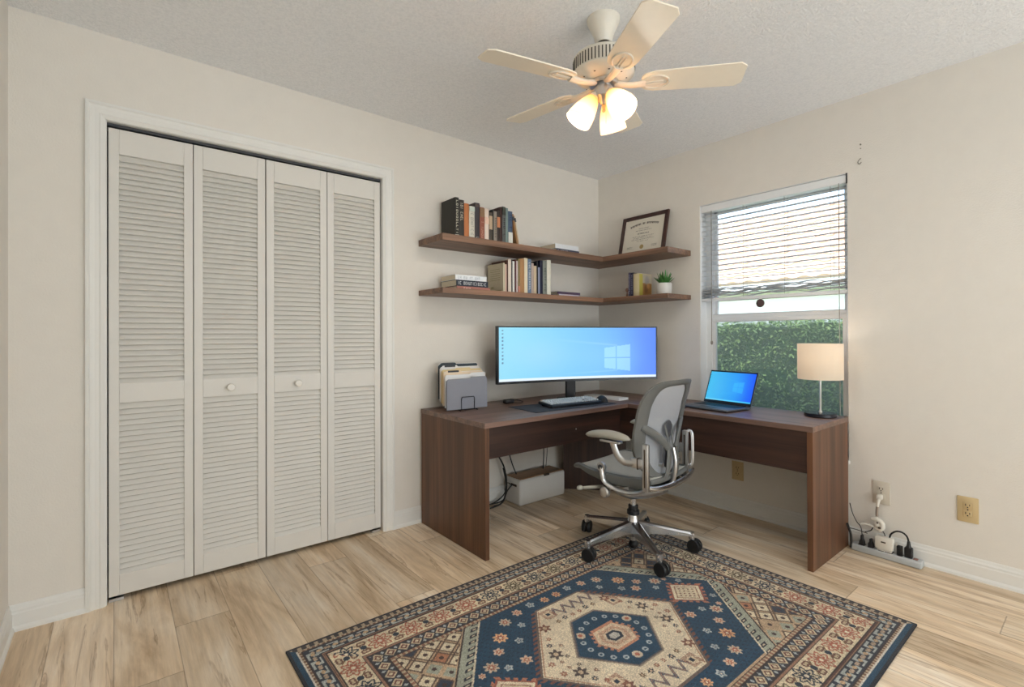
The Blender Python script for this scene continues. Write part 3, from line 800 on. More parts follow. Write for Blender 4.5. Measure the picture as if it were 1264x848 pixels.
def blend(c, m, col):
    return [a * (1 - m) + b_ * m for a, b_ in zip(c, col)]


def soft(d, w_): return np.clip(.5 - d / w_, 0, 1)


def cover_art(u, v):
    c = [u * 0 + 214, u * 0 + 206, u * 0 + 188]
    c = blend(c, soft(.28 - u, .1) * 0 + (u < .28), (196, 184, 80))
    c = blend(c, (u >= .28) & (v < .62), (176, 128, 66))
    c = blend(c, soft(np.hypot((u - .62) * 1., (v - .72) * .9) - .18, .08), (196, 190, 186))
    c = blend(c, soft(np.hypot((u - .55) * 1.3, (v - .35)) - .2, .1), (140, 92, 44))
    c = blend(c, soft(np.hypot((u - .72), (v - .48) * 1.2) - .13, .1), (214, 168, 104))
    return c


colour_grid('cover_art', cover_art, 20, 24, lambda u, v: (u * 0 + .0256, .004 + .144 * u, .004 + .162 * v), attr_mat('printed cover', .35), r_)
sb = thing('small_figure', 'small round brown ornament behind the navy books', 'ornament', (-.175, -.428, LZ))
b = BM(); lathe(b, [(.008, 0), (.009, .01), (.005, .03), (.004, .04), (.009, .046), (.012, .056), (.010, .066), (.0001, .072)], 18)
obj('body', b, P('brown ornament', (128, 92, 76), .5), sb)

# plant
pp = thing('potted_succulent', 'small spiky succulent in a white ribbed pot on the lower shelf', 'plant', (-.120, -.706, LZ))
b = BM(); seg = 48; prof = [(.036, 0), (.044, .006), (.050, .025), (.0525, .055), (.0525, .086), (.048, .086), (.046, .070)]
for r0, r1 in (): pass
rings = []
for r, z in prof:
    rings.append([b.verts.new(((r * (1 + (.02 if i % 2 else -.01) * (z < .084))) * math.cos(2 * PI * i / seg), (r * (1 + (.02 if i % 2 else -.01) * (z < .084))) * math.sin(2 * PI * i / seg), z)) for i in range(seg)])
for a, c in zip(rings, rings[1:]):
    for i in range(seg): b.faces.new((a[i], a[(i + 1) % seg], c[(i + 1) % seg], c[i]))
b.faces.new(list(reversed(rings[0])))
obj('pot', b, M['pot'], pp)
b = BM(); lathe(b, [(.0465, .070), (.0465, .076), (.0001, .078)], 24); obj('soil', b, M['soil'], pp)
b = BM()
for ring, (n, tilt, ln) in enumerate(((11, 52, .082), (9, 33, .096), (6, 14, .104))):
    for i in range(n):
        a = 2 * PI * (i + .5 * ring) / n + rnd.uniform(-.12, .12); t = R(tilt + rnd.uniform(-5, 5)); L = ln * rnd.uniform(.88, 1.08)
        m = Matrix.Translation((.010 * math.cos(a), .010 * math.sin(a), .072)) @ Matrix.Rotation(a, 4, 'Z') @ Matrix.Rotation(t, 4, 'Y')
        vs = []
        for j, (wd, z) in enumerate(((.006, 0), (.009, .3), (.008, .6), (.0045, .85), (.0004, 1.))):
            bend = -.10 * L * z * z
            vs.append([b.verts.new(m @ Vector((bend + dx * wd * .45, dy * wd, z * L))) for dx, dy in ((.6, 0), (0, 1), (-1, 0), (0, -1))])
        for p, q in zip(vs, vs[1:]):
            for k in range(4): b.faces.new((p[k], p[(k + 1) % 4], q[(k + 1) % 4], q[k]))
obj('leaves', b, M['plant'], pp)

# diploma
dg = thing('framed_diploma', 'diploma in a dark wood frame leaning on the upper shelf', 'picture frame', (-.125, -.508, UZ)); dg.rotation_euler = (R(0), R(0), R(-90))
# local: +X -> world -Y... width along X, leaning back along +Y
tilt = Matrix.Rotation(R(-13), 4, 'X')
fw, fh, fm = .404, .318, .028
b = boxes((-fw / 2, -fw / 2 + fm, -.008, .010, 0, fh), (fw / 2 - fm, fw / 2, -.008, .010, 0, fh), (-fw / 2 + fm, fw / 2 - fm, -.008, .010, 0, fm), (-fw / 2 + fm, fw / 2 - fm, -.008, .010, fh - fm, fh))
bmesh.ops.transform(b, matrix=tilt, verts=b.verts[:]); obj('frame', b, M['frame'], dg, smooth=False, bevel=.003)
b = boxes((-fw / 2 + fm, fw / 2 - fm, .002, .006, fm, fh - fm)); bmesh.ops.transform(b, matrix=tilt, verts=b.verts[:]); obj('certificate', b, M['dipl'], dg, smooth=False)
b = BM(); base = tilt @ Matrix.Translation((0, .0018, 0)) @ Matrix.Rotation(R(90), 4, 'X')
q = random.Random(4)
n = 21
for i in range(n):      # arched heading
    if i in (8, 11): continue
    a = (i - (n - 1) / 2) / n
    m = base @ Matrix.Translation((a * .25, .250 - a * a * .075, 0)) @ Matrix.Rotation(-a * .6, 4, 'Z')
    box(b, -.0042, -.0014, -.008, .008, 0, .0006, m); box(b, .0012, .0040, -.007 * q.uniform(.6, 1), .007, 0, .0006, m); box(b, -.0042, .004, q.choice((-.007, .004)), .0075, 0, .0006, m)
for y, L, nn, h in ((.212, .09, 16, .004), (.196, .14, 26, .004), (.172, .10, 11, .009), (.150, .19, 34, .004), (.138, .17, 30, .004), (.126, .20, 36, .004), (.112, .10, 18, .004)):
    glyphs(b, L, h, nn, int(y * 1000), base @ Matrix.Translation((0, y, 0)))
for x in (-.105, .105):
    for dy in (0, .010): glyphs(b, .05, .004, 9, int(x * 1000) + 300, base @ Matrix.Translation((x, .062 + dy, 0)))
obj('lettering', b, M['ink'], dg, smooth=False)
b = BM(); lathe(b, [(.017, 0), (.017, .0006), (.012, .001), (.0001, .001)], 20, base @ Matrix.Translation((0, .066, 0))); obj('seal', b, M['gold'], dg)

# ------------------------------------------------------------------ curved monitor


def wallpaper(u, v, logo=(.752, .40, .083, .50), bright=1.):
    """blue desktop picture: light beams from a four-pane window, taskbar and icons"""
    c = [146 - 62 * u + 0 * v, 216 - 62 * u ** 1.4, 240 + 6 * u]
    lx, ly, lw, lh = logo
    d = np.hypot((u - lx) / .9, (v - ly) / 1.3)
    g = np.exp(-(d / .28) ** 2)
    c = blend(c, np.clip(g * .35, 0, 1), (150, 214, 255))
    k = np.exp(-((u - 1.02) / .2) ** 2); c = blend(c, np.clip(k * .75, 0, 1), (66, 116, 250))
    c = blend(c, np.clip(.30 * np.exp(-((u - .26) / .2) ** 2 - ((v - .45) / .35) ** 2), 0, 1), (180, 216, 246))
    # beams widening towards the left
    w_ = np.clip((lx - u), 0, 1)
    up = soft(np.abs(v - (ly + lh / 2 + w_ * .30)) - .012 - .03 * w_, .02); lo = soft(np.abs(v - (ly - lh / 2 - w_ * .16)) - .010 - .02 * w_, .02)
    c = blend(c, .22 * (up + lo) * (u < lx) * (1 - np.clip(w_ * 2.4, 0, 1)), (220, 244, 255))
    # the panes, drawn in perspective (right side taller)
    s = (u - (lx - lw)) / (2 * lw); h = lh / 2 * (.80 + .28 * s)
    inside = (s > 0) & (s < 1) & (np.abs(v - ly) < h)
    gap = (np.abs(s - .46) < .016) | (np.abs(v - ly) < .010)
    c = blend(c, inside * ~gap * .55, (176, 232, 255))
    # taskbar and icons
    c = blend(c, (v < .048) * .92, (232, 242, 250))
    ic = (np.abs(u - .022) < .005) & (v > .30) & ((v * 15) % 1 < .42) & (v < .95)
    c = blend(c, ic * .75, (70, 100, 140))
    return [x * bright for x in c]


mon = thing('curved_monitor', 'ultrawide curved monitor showing a blue desktop on the walnut desk', 'monitor', (-.685, -.4475, ZD), math.atan2(-.405, 1.12))
mw, mz0, mz1, sg = 1.191, .136, .509, .055
Rr = (mw * mw / 4 + sg * sg) / (2 * sg)


def arc(u, off=0.):
    th = (u - .5) * 2 * math.asin(mw / 2 / Rr)
    return (Rr + off) * np.sin(th), (Rr + off) * np.cos(th) - (Rr - sg)


def shell(name, u0, u1, z0, z1, o0, o1, mat, n=32):
    b = BM(); A = []
    for i in range(n + 1):
        u = u0 + (u1 - u0) * i / n; x0, y0 = arc(u, o0); x1, y1 = arc(u, o1)
        A.append([b.verts.new(p) for p in ((x0, y0, z0), (x0, y0, z1), (x1, y1, z1), (x1, y1, z0))])
    for a, c in zip(A, A[1:]):
        for k in range(4): b.faces.new((a[k], a[(k + 1) % 4], c[(k + 1) % 4], c[k]))
    b.faces.new(A[0]); b.faces.new(list(reversed(A[-1])))
    return b


bb = shell('b', 0, 1, mz0, mz1, .001, .030, None)
obj('housing', bb, M['screenblack'], mon, angle=50)
e = .010
b = BM()
for args in ((0, 1, mz1 - .009, mz1), (0, 1, mz0, mz0 + .016), (0, .0075, mz0, mz1), (.9925, 1, mz0, mz1)):
    t_ = shell('b', args[0], args[1], args[2], args[3], -.002, .0012, None, 32 if args[1] - args[0] > .5 else 1)
    me_ = bpy.data.meshes.new('tmp'); t_.to_mesh(me_); t_.free(); b.from_mesh(me_); bpy.data.meshes.remove(me_)
obj('bezel', b, M['screenblack'], mon, angle=50)
colour_grid('display', wallpaper, 300, 96, lambda u, v: (arc(.0075 + .985 * u, 0.0)[0], arc(.0075 + .985 * u, 0.0)[1], mz0 + .016 + (mz1 - mz0 - .025) * v), M['screen'], mon, label='lit blue desktop picture')
b = BM()
box(b, -.075, -.005, sg + .030, sg + .055, .012, .40)
obj('stand_column', b, M['black'], mon, bevel=.004)
obj('mount', boxes((-.09, .01, sg + .026, sg + .04, .22, .40)), M['black'], mon, bevel=.003)
b = BM()
prism(b, [(-.15, -.06), (-.13, -.075), (-.04, .02), (.05, -.075), (.07, -.06), (.02, .11), (-.10, .11)], .012, Matrix.Translation((0, sg + .025, .0036)))
obj('stand_base', b, M['black'], mon, bevel=.002)

# ------------------------------------------------------------------ things on the desk
dm = obj('desk_mat', boxes((-.335, .325, -.145, .145, 0, .003), bev=.0012), M['mat'], None, (-.895, -.485, ZD), (0, 0, R(-4)), smooth=False); tag(dm, 'charcoal desk mat lying under the keyboard', 'desk mat')
kb = thing('keyboard', 'dark full-size keyboard with blue-grey keys on the desk mat', 'keyboard', (-.855, -.505, ZD + .0032), R(-6))
tl = Matrix.Rotation(R(5), 4, 'X')
b = BM(); box(b, -.205, .205, -.072, .072, .002, .020, Matrix.Translation((0, 0, .004)) @ tl, bev=.004); obj('keyboard_body', b, M['kbody'], kb)
b = BM()
for x in (-.17, .17): box(b, x - .012, x + .012, -.070, -.058, 0, .004); box(b, x - .012, x + .012, .052, .064, 0, .012)
obj('foot', b, M['black'], kb, smooth=False)
b = BM(); st = .0186; m0 = Matrix.Translation((0, 0, .004)) @ tl
rows_ = [(.056, [1] + [0] * 0 + [1] * 13), (.034, [1] * 13 + [2]), (.0155, [1.5] + [1] * 12 + [1.5]), (-.003, [1.8] + [1] * 11 + [2.2]), (-.0215, [2.3] + [1] * 10 + [2.7]), (-.040, [1.3, 1.3, 1.3, 6.2, 1.3, 1.3, 1.3])]
for y, ws in rows_:
    x = -.198
    tot = sum(ws); sc = .272 / tot
    for w_ in ws:
        box(b, x + .0026, x + w_ * sc - .0026, y - .0064, y + .0064, .019, .0285, m0, bev=.0015, seg=1); x += w_ * sc
for y in (.056, .034, .0155, -.0215, -.040):
    for k in range(3):
        if y == -.0215 and k != 1: continue
        x = .080 + k * .0165; box(b, x, x + .0118, y - .0064, y + .0064, .019, .0285, m0, bev=.0015, seg=1)
for y in (.056, .034, .0155, -.003, -.0215, -.040):
    for k in range(4): x = .134 + k * .0165; box(b, x, x + .0118, y - .0064, y + .0064, .019, .0285, m0, bev=.0015, seg=1)
obj('keys', b, M['keycap'], kb, smooth=False)

ms = thing('computer_mouse', 'black computer mouse right of the keyboard', 'mouse', (-.590, -.535, ZD + .0035), R(-20))
b = BM(); vs = sphere(b, (0, 0, 0), 1., (.035, .060, .042), 24, 14)
for v in vs:
    if v.co.z < 0: v.co.z = 0
    if v.co.y > 0: v.co.z *= 1 - .3 * v.co.y / .055
obj('shell', b, M['black'], ms)
b = BM(); cyl(b, (-.004, .035, .024), (.004, .035, .024), .007, seg=14); obj('scroll_wheel', b, M['darkgrey'], ms)

nb = thing('notebook', 'closed white notebook lying on the desk behind the mouse', 'notebook', (-.405, -.415, ZD), R(3))
obj('cover', boxes((-.055, .055, -.155, .155, 0, .0015), (-.055, .055, -.155, .155, .0125, .014), (-.056, -.054, -.155, .155, 0, .014)), M['folderwhite'], nb, smooth=False)
obj('pages', boxes((-.054, .053, -.153, .153, .0015, .0125)), M['paperwhite'], nb, smooth=False)

pk = thing('webcam', 'small black round-cornered webcam lying on the desk left of the keyboard', 'webcam', (-1.105, -.185, ZD), R(-8))
b = BM(); box(b, -.038, .028, -.022, .022, 0, .028, bev=.009, seg=3); obj('body', b, M['black'], pk)
b = BM(); cyl(b, (.026, 0, .015), (.036, -.004, .015), .011, .010, 20); obj('lens_ring', b, M['darkgrey'], pk)
cb = BM(); tube(cb, [(-1.075, -.20, ZD + .004), (-1.04, -.235, ZD + .004), (-1.00, -.20, ZD + .004), (-.97, -.12, ZD + .004), (-.97, -.03, ZD + .004)], .0022, 6)
obj('webcam_cable', cb, M['cable'], None); tag(bpy.data.objects['webcam_cable'], 'thin black cable running from the webcam to the wall', 'cable')

# folder rack with folders
fr = thing('file_rack', 'black wire desktop rack holding upright file folders', 'file rack', (-1.475, -.175, ZD), R(-3))
b = BM()
tiers = [(-.085 + .034 * i, .006 + .010 * i) for i in range(6)]
for y, z in tiers:
    tube(b, [(-.045, y, z), (-.045, y, z + .065), (-.040, y, z + .075), (.040, y, z + .075), (.045, y, z + .065), (.045, y, z)], .0022, 8, 1)
for x in (-.06, .06):
    tube(b, [(x, -.098, .0022), (x, -.085, .0022), (x, .090, .056), (x, .092, .0022)], .0025, 8, 1)
for y, z in tiers: tube(b, [(-.062, y, z), (.062, y, z)], .0022, 8, 1)
tube(b, [(-.062, .092, .0024), (.062, .092, .0024)], .0022, 8, 1)
obj('wire_frame', b, M['wire'], fr)
FG = 'file folders standing in the wire rack'
fold = [('foldergrey', .190, 'slate grey folder at the front of the wire rack', 1, 3), ('folderwhite', .203, 'white folder right behind the slate grey one', 2, 1), ('folderpeach', .208, 'pale peach folder with a dark tab in the rack', 0, 2), ('foldercream', .212, 'manila folder in the middle of the rack', 1, 1), ('folderwhite', .217, 'white folder second from the back of the rack', 0, 1), ('folderdark', .222, 'dark teal folder at the back of the rack', 0, 1)]
# tiers run front to back; folders stand between the wires
for i, (mt, h, lab, tab, nt_) in enumerate(fold):
    y = -.078 + .033 * i; z = .009 + .0095 * i
    rt = thing('file_folder', lab, 'folder', (-1.475 + .0065 * i + y * .052 + .0, -.175 + y, ZD + z), R(-3), FG)
    hw_ = .140; b = BM(); tx = (-.13, -.05, .03)[tab % 3] if i else .02
    outl = [(-hw_, .0), (hw_, .0), (hw_, h - .016), (hw_ - .008, h - .008), (tx + .115, h - .008), (tx + .105, h), (tx + .01, h), (tx, h - .008), (-hw_ + .008, h - .008), (-hw_, h - .016)]
    th = .007 if mt != 'folderdark' else .005
    prism(b, outl, .0016, Matrix.Translation((0, .0, 0)) @ Matrix.Rotation(R(90), 4, 'X'))
    prism(b, [(x, yy * .985) for x, yy in outl], .0012, Matrix.Translation((0, th, 0)) @ Matrix.Rotation(R(90), 4, 'X'))
    box(b, -hw_, hw_, -.0014, th, 0, .0014)
    obj('folder_card', b, M[mt], rt, smooth=False)
    obj('papers', boxes((-hw_ + .006, hw_ - .004, .0004, th - .0016, .002, h - .014 + .004 * (i % 3))), M['paperwhite'], rt, smooth=False)
    if i in (2, 4, 5): obj('tab_label', boxes((tx + .02, tx + .095, -.0022, .0002, h - .010, h + .001)), M['darkgrey'], rt, smooth=False)

# laptop
lp = thing('laptop', 'open silver-grey laptop with a blue screen by the window', 'laptop', (-.283, -1.165, ZD + .0005), R(-97))
# local: +X right of the user, +Y away from the user (towards the hinge)
lp.rotation_euler = (0, 0, R(-97))
b = BM(); box(b, -.164, .164, -.118, .118, .004, .015, bev=.004); obj('base', b, M['silver'], lp)
b = BM()
for r_i in range(5):
    for k in range(14): x = -.142 + k * .0204; y = .085 - r_i * .0205; box(b, x, x + .0175, y - .0085, y + .0085, .0150, .0162)
obj('keys', b, M['black'], lp, smooth=False)
obj('trackpad', boxes((-.055, .055, -.108, -.042, .0150, .0155)), M['darkgrey'], lp, smooth=False)
lid = Matrix.Translation((0, .116, .016)) @ Matrix.Rotation(R(-22), 4, 'X')
b = BM(); box(b, -.164, .164, 0, .006, 0, .217, lid, bev=.002); ld = obj('lid', b, M['silver'], lp)
b = BM()
for q_ in ((-.162, -.156, -.0012, 0, .002, .215), (.156, .162, -.0012, 0, .002, .215), (-.156, .156, -.0012, 0, .002, .018), (-.156, .156, -.0012, 0, .207, .215)): box(b, *q_, lid)
obj('bezel', b, M['screenblack'], ld, smooth=False)


def lap_pos(u, v):
    x = -.156 + .312 * u; z = .018 + .189 * v; a = R(-22)
    return x, .116 + .0006 * 0 - .0006 * math.cos(a) - z * math.sin(a), .016 + z * math.cos(a)


def lap_wall(u, v):
    c = wallpaper(u, v, (.68, .50, .11, .36)); f = .62
    k = np.clip(1.15 - u * .6, 0, 1); return [c[0] * f * k * .75, c[1] * .86 - 18 * u, c[2] * .97]


colour_grid('display', lap_wall, 110, 70, lap_pos, M['screen'], ld, label='lit blue screen')
b = BM(); cyl(b, (-.13, .117, .013), (.13, .117, .013), .005, seg=12); obj('hinge', b, M['black'], lp)

# table lamp
tl_ = thing('table_lamp', 'table lamp with a lit cream drum shade on the desk end', 'lamp', (-.130, -1.692, ZD))
b = BM(); lathe(b, [(.074, 0), (.077, .003), (.077, .017), (.073, .021), (.010, .022), (.0001, .022)], 40); obj('base', b, M['lampbase'], tl_)
b = BM(); lathe(b, [(.010, .022), (.008, .030), (.0055, .034), (.0055, .245), (.011, .25), (.011, .285), (.0001, .286)], 20); obj('stem', b, M['steel'], tl_)
b = BM(); seg = 48; r_o = .1085; rr_ = []
for r, z in ((r_o, .204), (r_o, .397), (r_o - .0015, .397), (r_o - .0015, .204)): rr_.append([b.verts.new((r * math.cos(2 * PI * i / seg), r * math.sin(2 * PI * i / seg), z)) for i in range(seg)])
for a, c in zip(rr_, rr_[1:] + rr_[:1]):
    for i in range(seg): b.faces.new((a[i], a[(i + 1) % seg], c[(i + 1) % seg], c[i]))
obj('lamp_shade', b, lit_shade('cream linen shade', (232, 214, 190), .16, .5, None, (222, 214, 202)), tl_)
b = BM()
for z in (.3965,):
    for a in range(3): cyl(b, (0, 0, z - .02), (r_o * math.cos(a * 2.094), r_o * math.sin(a * 2.094), z - .02), .0012, seg=6)
cyl(b, (0, 0, .28), (0, 0, .38), .002, seg=6); obj('shade_spider', b, M['steel'], tl_)
b = BM(); sphere(b, (0, 0, .315), .026, (1, 1, 1.15)); obj('bulb', b, lit_shade('lamp bulb', (255, 226, 180), 3.0, .5), tl_)
light('table_lamp_light', 'POINT', (-.130, -1.692, ZD + .345), .75, (1, .89, .78), shadow_soft_size=.03)

# ------------------------------------------------------------------ cable box and cables under the desk
bx = thing('cable_box', 'white cable box with a wooden lid on the floor under the desk', 'storage box', (-.810, -.115, 0))
b = BM(); box(b, -.212, .212, -.082, .082, 0, .176, bev=.016, seg=4)
obj('box_body', b, M['boxwhite'], bx)
b = BM(); box(b, -.200, .200, -.072, .072, .1745, .180, bev=.002); obj('lid', b, M['boxlid'], bx, smooth=False)
obj('lid_notch', boxes((.01, .055, -.0835, -.070, .168, .1805)), M['slotdark'], bx, smooth=False)
obj('side_slot', boxes((-.2135, -.210, -.045, .015, .125, .140)), M['slotdark'], bx, smooth=False)
for pts, r, lab in (
        ([(-1.17, -.05, .47), (-1.12, -.06, .36), (-1.06, -.07, .25), (-1.045, -.08, .12), (-1.09, -.09, .02), (-1.20, -.10, .006)], .0055, 'thick black cable curving down left of the cable box'),
        ([(-1.06, -.06, .24), (-1.04, -.07, .10), (-1.10, -.06, .03), (-1.24, -.06, .006)], .004, 'black cable lying on the floor left of the cable box'),
        ([(-1.022, -.12, .135), (-1.06, -.11, .10), (-1.09, -.09, .03), (-1.16, -.04, .006)], .0045, 'black cable leaving the side slot of the cable box'),
        ([(-1.022, -.105, .128), (-1.05, -.09, .14), (-1.06, -.085, .06), (-1.075, -.07, .006), (-1.15, -.075, .005)], .003, 'thin black cable drooping beside the box corner'),
        ([(-1.00, -.04, .48), (-1.005, -.045, .38), (-.985, -.06, .27), (-.955, -.075, .182)], .0042, 'black cable dropping onto the left end of the box lid'),
        ([(-.70, -.045, .49), (-.685, -.05, .40), (-.68, -.06, .31), (-.715, -.09, .182)], .0035, 'black cable hanging to the right end of the box lid'),
        ([(-.665, -.035, .50), (-.630, -.04, .40), (-.632, -.045, .30), (-.66, -.06, .182)], .0022, 'thin cable looping beside the hanging black one')):
    b = BM(); tube(b, pts, r, 8, 8); o = obj('cable', b, M['cable']); tag(o, lab, 'cable', 'cables under the left desk wing')
t = obj('cable_clip', boxes((-1.19, -1.155, -.06, -.03, .465, .480), bev=.003), M['cable']); tag(t, 'black cable tie under the desk at the thick cable', 'cable clip')


# ------------------------------------------------------------------ outlets
def outlet(y, z, mt, label, plugged=False):
    t = thing('wall_outlet', label, 'outlet', (-.0, y, z), R(-90), 'wall outlets')
    # local: +X -> -Y world, front faces local -Y = world -X
    b = BM(); box(b, -.038, .038, -.006, -.0002, -.060, .060, bev=.003); obj('cover_plate', b, M[mt], t)
    b = BM()
    for zz in (-.0195, .0195):
        box(b, -.017, .017, -.0085, -.005, zz - .0145, zz + .0145, bev=.003)
    obj('receptacle', b, M[mt], t)
    b = BM()
    for zz in (-.0195, .0195):
        box(b, -.0085, -.0055, -.0092, -.0080, zz - .002, zz + .008); box(b, .0055, .0085, -.0092, -.0080, zz - .001, zz + .007)
        cyl(b, (0, -.0080, zz - .008), (0, -.0092, zz - .008), .0028, seg=10)
    cyl(b, (0, -.0058, 0), (0, -.0072, 0), .003, seg=10)
    obj('slots', b, M['slotdark'], t, smooth=False)
    return t


outlet(-1.169, .270, 'almond', 'almond wall outlet under the desk behind the modesty panel')
outlet(-1.933, .316, 'outletgrey', 'ivory wall outlet with a white plug in it above the power strip')
outlet(-2.269, .319, 'almond', 'almond wall outlet with nothing plugged in, right of the power strip')
wp = thing('plug', 'white right-angle plug hanging in the ivory wall outlet', 'plug', (-.010, -1.930, .298), 0)
b = BM(); box(b, -.026, 0, -.013, .013, -.014, .012, bev=.005); tube(b, [(-.018, 0, -.008), (-.026, .004, -.032), (-.026, .006, -.055)], [.009, .0075, .005], 10, 5); obj('plug_body', b, M['plugwhite'], wp)
b = BM(); tube(b, [(-.026, .006, -.050), (-.027, .008, -.075), (-.026, .008, -.100)], .0065, 10, 4); obj('strain_relief', b, P('grey strain relief', (150, 136, 124), .6), wp)

ad = thing('power_adapter', 'white curled adapter plug hanging above the power strip', 'adapter', (-.040, -1.918, .150))
b = BM(); tube(b, [(0, .020, .028), (0, -.004, .032), (0, -.024, .020), (0, -.028, -.002), (0, -.016, -.018), (0, .004, -.014)], [.008, .011, .0125, .0125, .011, .007], 12, 6)
sphere(b, (0, -.006, .008), .0165, (.7, 1, 1.1)); obj('body', b, M['plugwhite'], ad)
b = BM(); tube(b, [(0, .012, -.012), (0, .030, -.006), (-.004, .052, -.006), (-.004, .066, -.012), (-.004, .068, -.026)], [.006, .006, .0055, .005, .004], 10, 5); obj('arm', b, M['plugwhite'], ad)
obj('prong_slots', boxes((-.0125, -.0105, -.012, -.006, .014, .022), (-.0128, -.0105, -.024, -.012, -.010, -.002)), M['slotdark'], ad, smooth=False)

ps = thing('power_strip', 'pale grey power strip full of plugs on the floor by the wall', 'power strip', (-.058, -1.965, 0), R(-91.5))
# local +X -> world -Y (to the right in the photo)
b = BM(); box(b, -.148, .148, -.026, .028, .002, .036, bev=.006, seg=3); obj('strip_body', b, M['stripgrey'], ps)
b = BM(); box(b, .112, .130, -.010, .012, .035, .040, bev=.002); obj('switch', b, P('red brown switch', (140, 92, 78), .5), ps)
obj('sockets', boxes((-.03, -.005, -.02, .02, .0355, .0368), (.0, .03, -.02, .02, .0355, .0368), (-.118, -.090, -.016, .018, .0355, .0368), (-.076, -.052, -.016, .018, .0355, .0368), (.050, .070, -.016, .018, .0355, .0368)), M['slotdark'], ps, smooth=False)


def strip_plug(x, kind, lab, hgt=.052):
    t = thing('plug', lab, 'plug', (-.058 - (.0), -1.965 - x, .0362), R(-91.5), 'plugs in the power strip')
    b = BM()
    if kind == 'taper': prism(b, [(-.012, 0), (.012, 0), (.011, .016), (.0055, .030), (.0045, hgt), (-.0045, hgt), (-.0055, .030), (-.011, .016)], .022, Matrix.Translation((0, .011, 0)) @ Matrix.Rotation(R(90), 4, 'X')); obj('plug_body', b, M['black'], t, bevel=.002)
    elif kind == 'block': box(b, -.011, .011, -.012, .012, 0, hgt, bev=.003); obj('plug_body', b, M['black'], t)
    elif kind == 'fat': box(b, -.016, .016, -.015, .015, 0, .050, bev=.005); tube(b, [(0, 0, .046), (0, 0, .064), (0, 0, .080)], [.012, .0085, .006], 10, 4); obj('plug_body', b, M['black'], t)
    return t


strip_plug(-.103, 'taper', 'black tapered plug at the left end of the power strip')
strip_plug(-.064, 'taper', 'short black plug left of the white charger', .044)
strip_plug(.057, 'block', 'blocky black plug right of the white charger', .046)
strip_plug(.093, 'fat', 'fat black plug with a looping cord nearest the switch')
ch = thing('charger', 'white wide charger block plugged into the middle of the power strip', 'charger', (-.058, -1.965, .0362), R(-91.5))
b = BM(); box(b, -.042, .034, -.020, .018, .010, .072, bev=.005); box(b, -.034, .026, -.014, .012, 0, .012); obj('charger_body', b, M['plugwhite'], ch)
obj('port', boxes((-.016, .004, -.0208, -.019, .044, .051)), M['slotdark'], ch, smooth=False)
for pts, r, mt, lab in (
        ([(-.035, -1.800, .235), (-.035, -1.812, .185), (-.045, -1.835, .145), (-.055, -1.855, .128), (-.058, -1.862, .088)], .0022, 'cable', 'thin black cord from the desk to the left plug of the strip'),
        ([(-.060, -1.795, .13), (-.070, -1.805, .11), (-.075, -1.816, .08), (-.078, -1.818, .04), (-.078, -1.816, .012)], .006, 'cable', 'thick black cord dropping from the desk side to the strip end'),
        ([(-.058, -2.058, .112), (-.052, -2.050, .135), (-.045, -2.030, .148), (-.045, -2.005, .146), (-.050, -1.985, .128), (-.052, -1.978, .104)], .0042, 'cable', 'black cord arching from the fat plug to the charger'),
        ([(-.030, -1.795, .098), (-.035, -1.83, .10), (-.038, -1.88, .096)], .0022, 'cable', 'thin dark cord running along the baseboard behind the strip'),
        ([(-.040, -1.945, .132), (-.044, -1.955, .118), (-.050, -1.962, .100)], .0020, 'cable', 'short dark cord between the adapter and the charger'),
        ([(-.042, -1.905, .136), (-.045, -1.897, .118), (-.048, -1.872, .104)], .0024, 'cable', 'short dark cord between the adapter and the left plugs'),
        ([(-.036, -1.922, .196), (-.038, -1.920, .185), (-.040, -1.918, .172)], .004, 'cablewhite', 'short white cord between the wall plug and the adapter')):
    b = BM(); tube(b, pts, r, 8, 6); o = obj('cord', b, M[mt]); tag(o, lab, 'cord', 'cords around the power strip')

# two small hooks left in the wall above the window corner
for y, z, lab, k in ((-1.849, 2.160, 'tiny nail in the wall above the window corner, upper of the two marks', 0), (-1.846, 2.079, 'tiny curled hook in the wall above the window corner, lower of the two marks', 1)):
    b = BM()
    if k == 0: cyl(b, (-.0002, y, z + .010), (-.006, y, z + .012), .004, seg=10); cyl(b, (-.0002, y, z - .010), (-.004, y, z - .010), .0028, seg=10)
    else: tube(b, [(-.001, y - .004, z + .018), (-.005, y + .006, z + .006), (-.005, y + .008, z - .006), (-.005, y, z - .012), (-.005, y - .007, z - .004)], .0022, 8, 5)
    o = obj('wall_hook' if k else 'wall_nail', b, P('old nail metal', (150, 144, 134), .5, .4)); tag(o, lab, 'hook' if k else 'nail')

# ------------------------------------------------------------------ rug
rx0, rx1, ry0, ry1 = -2.650, -.678, -2.217, -.822
RCX, RCY = -1.655, -1.512


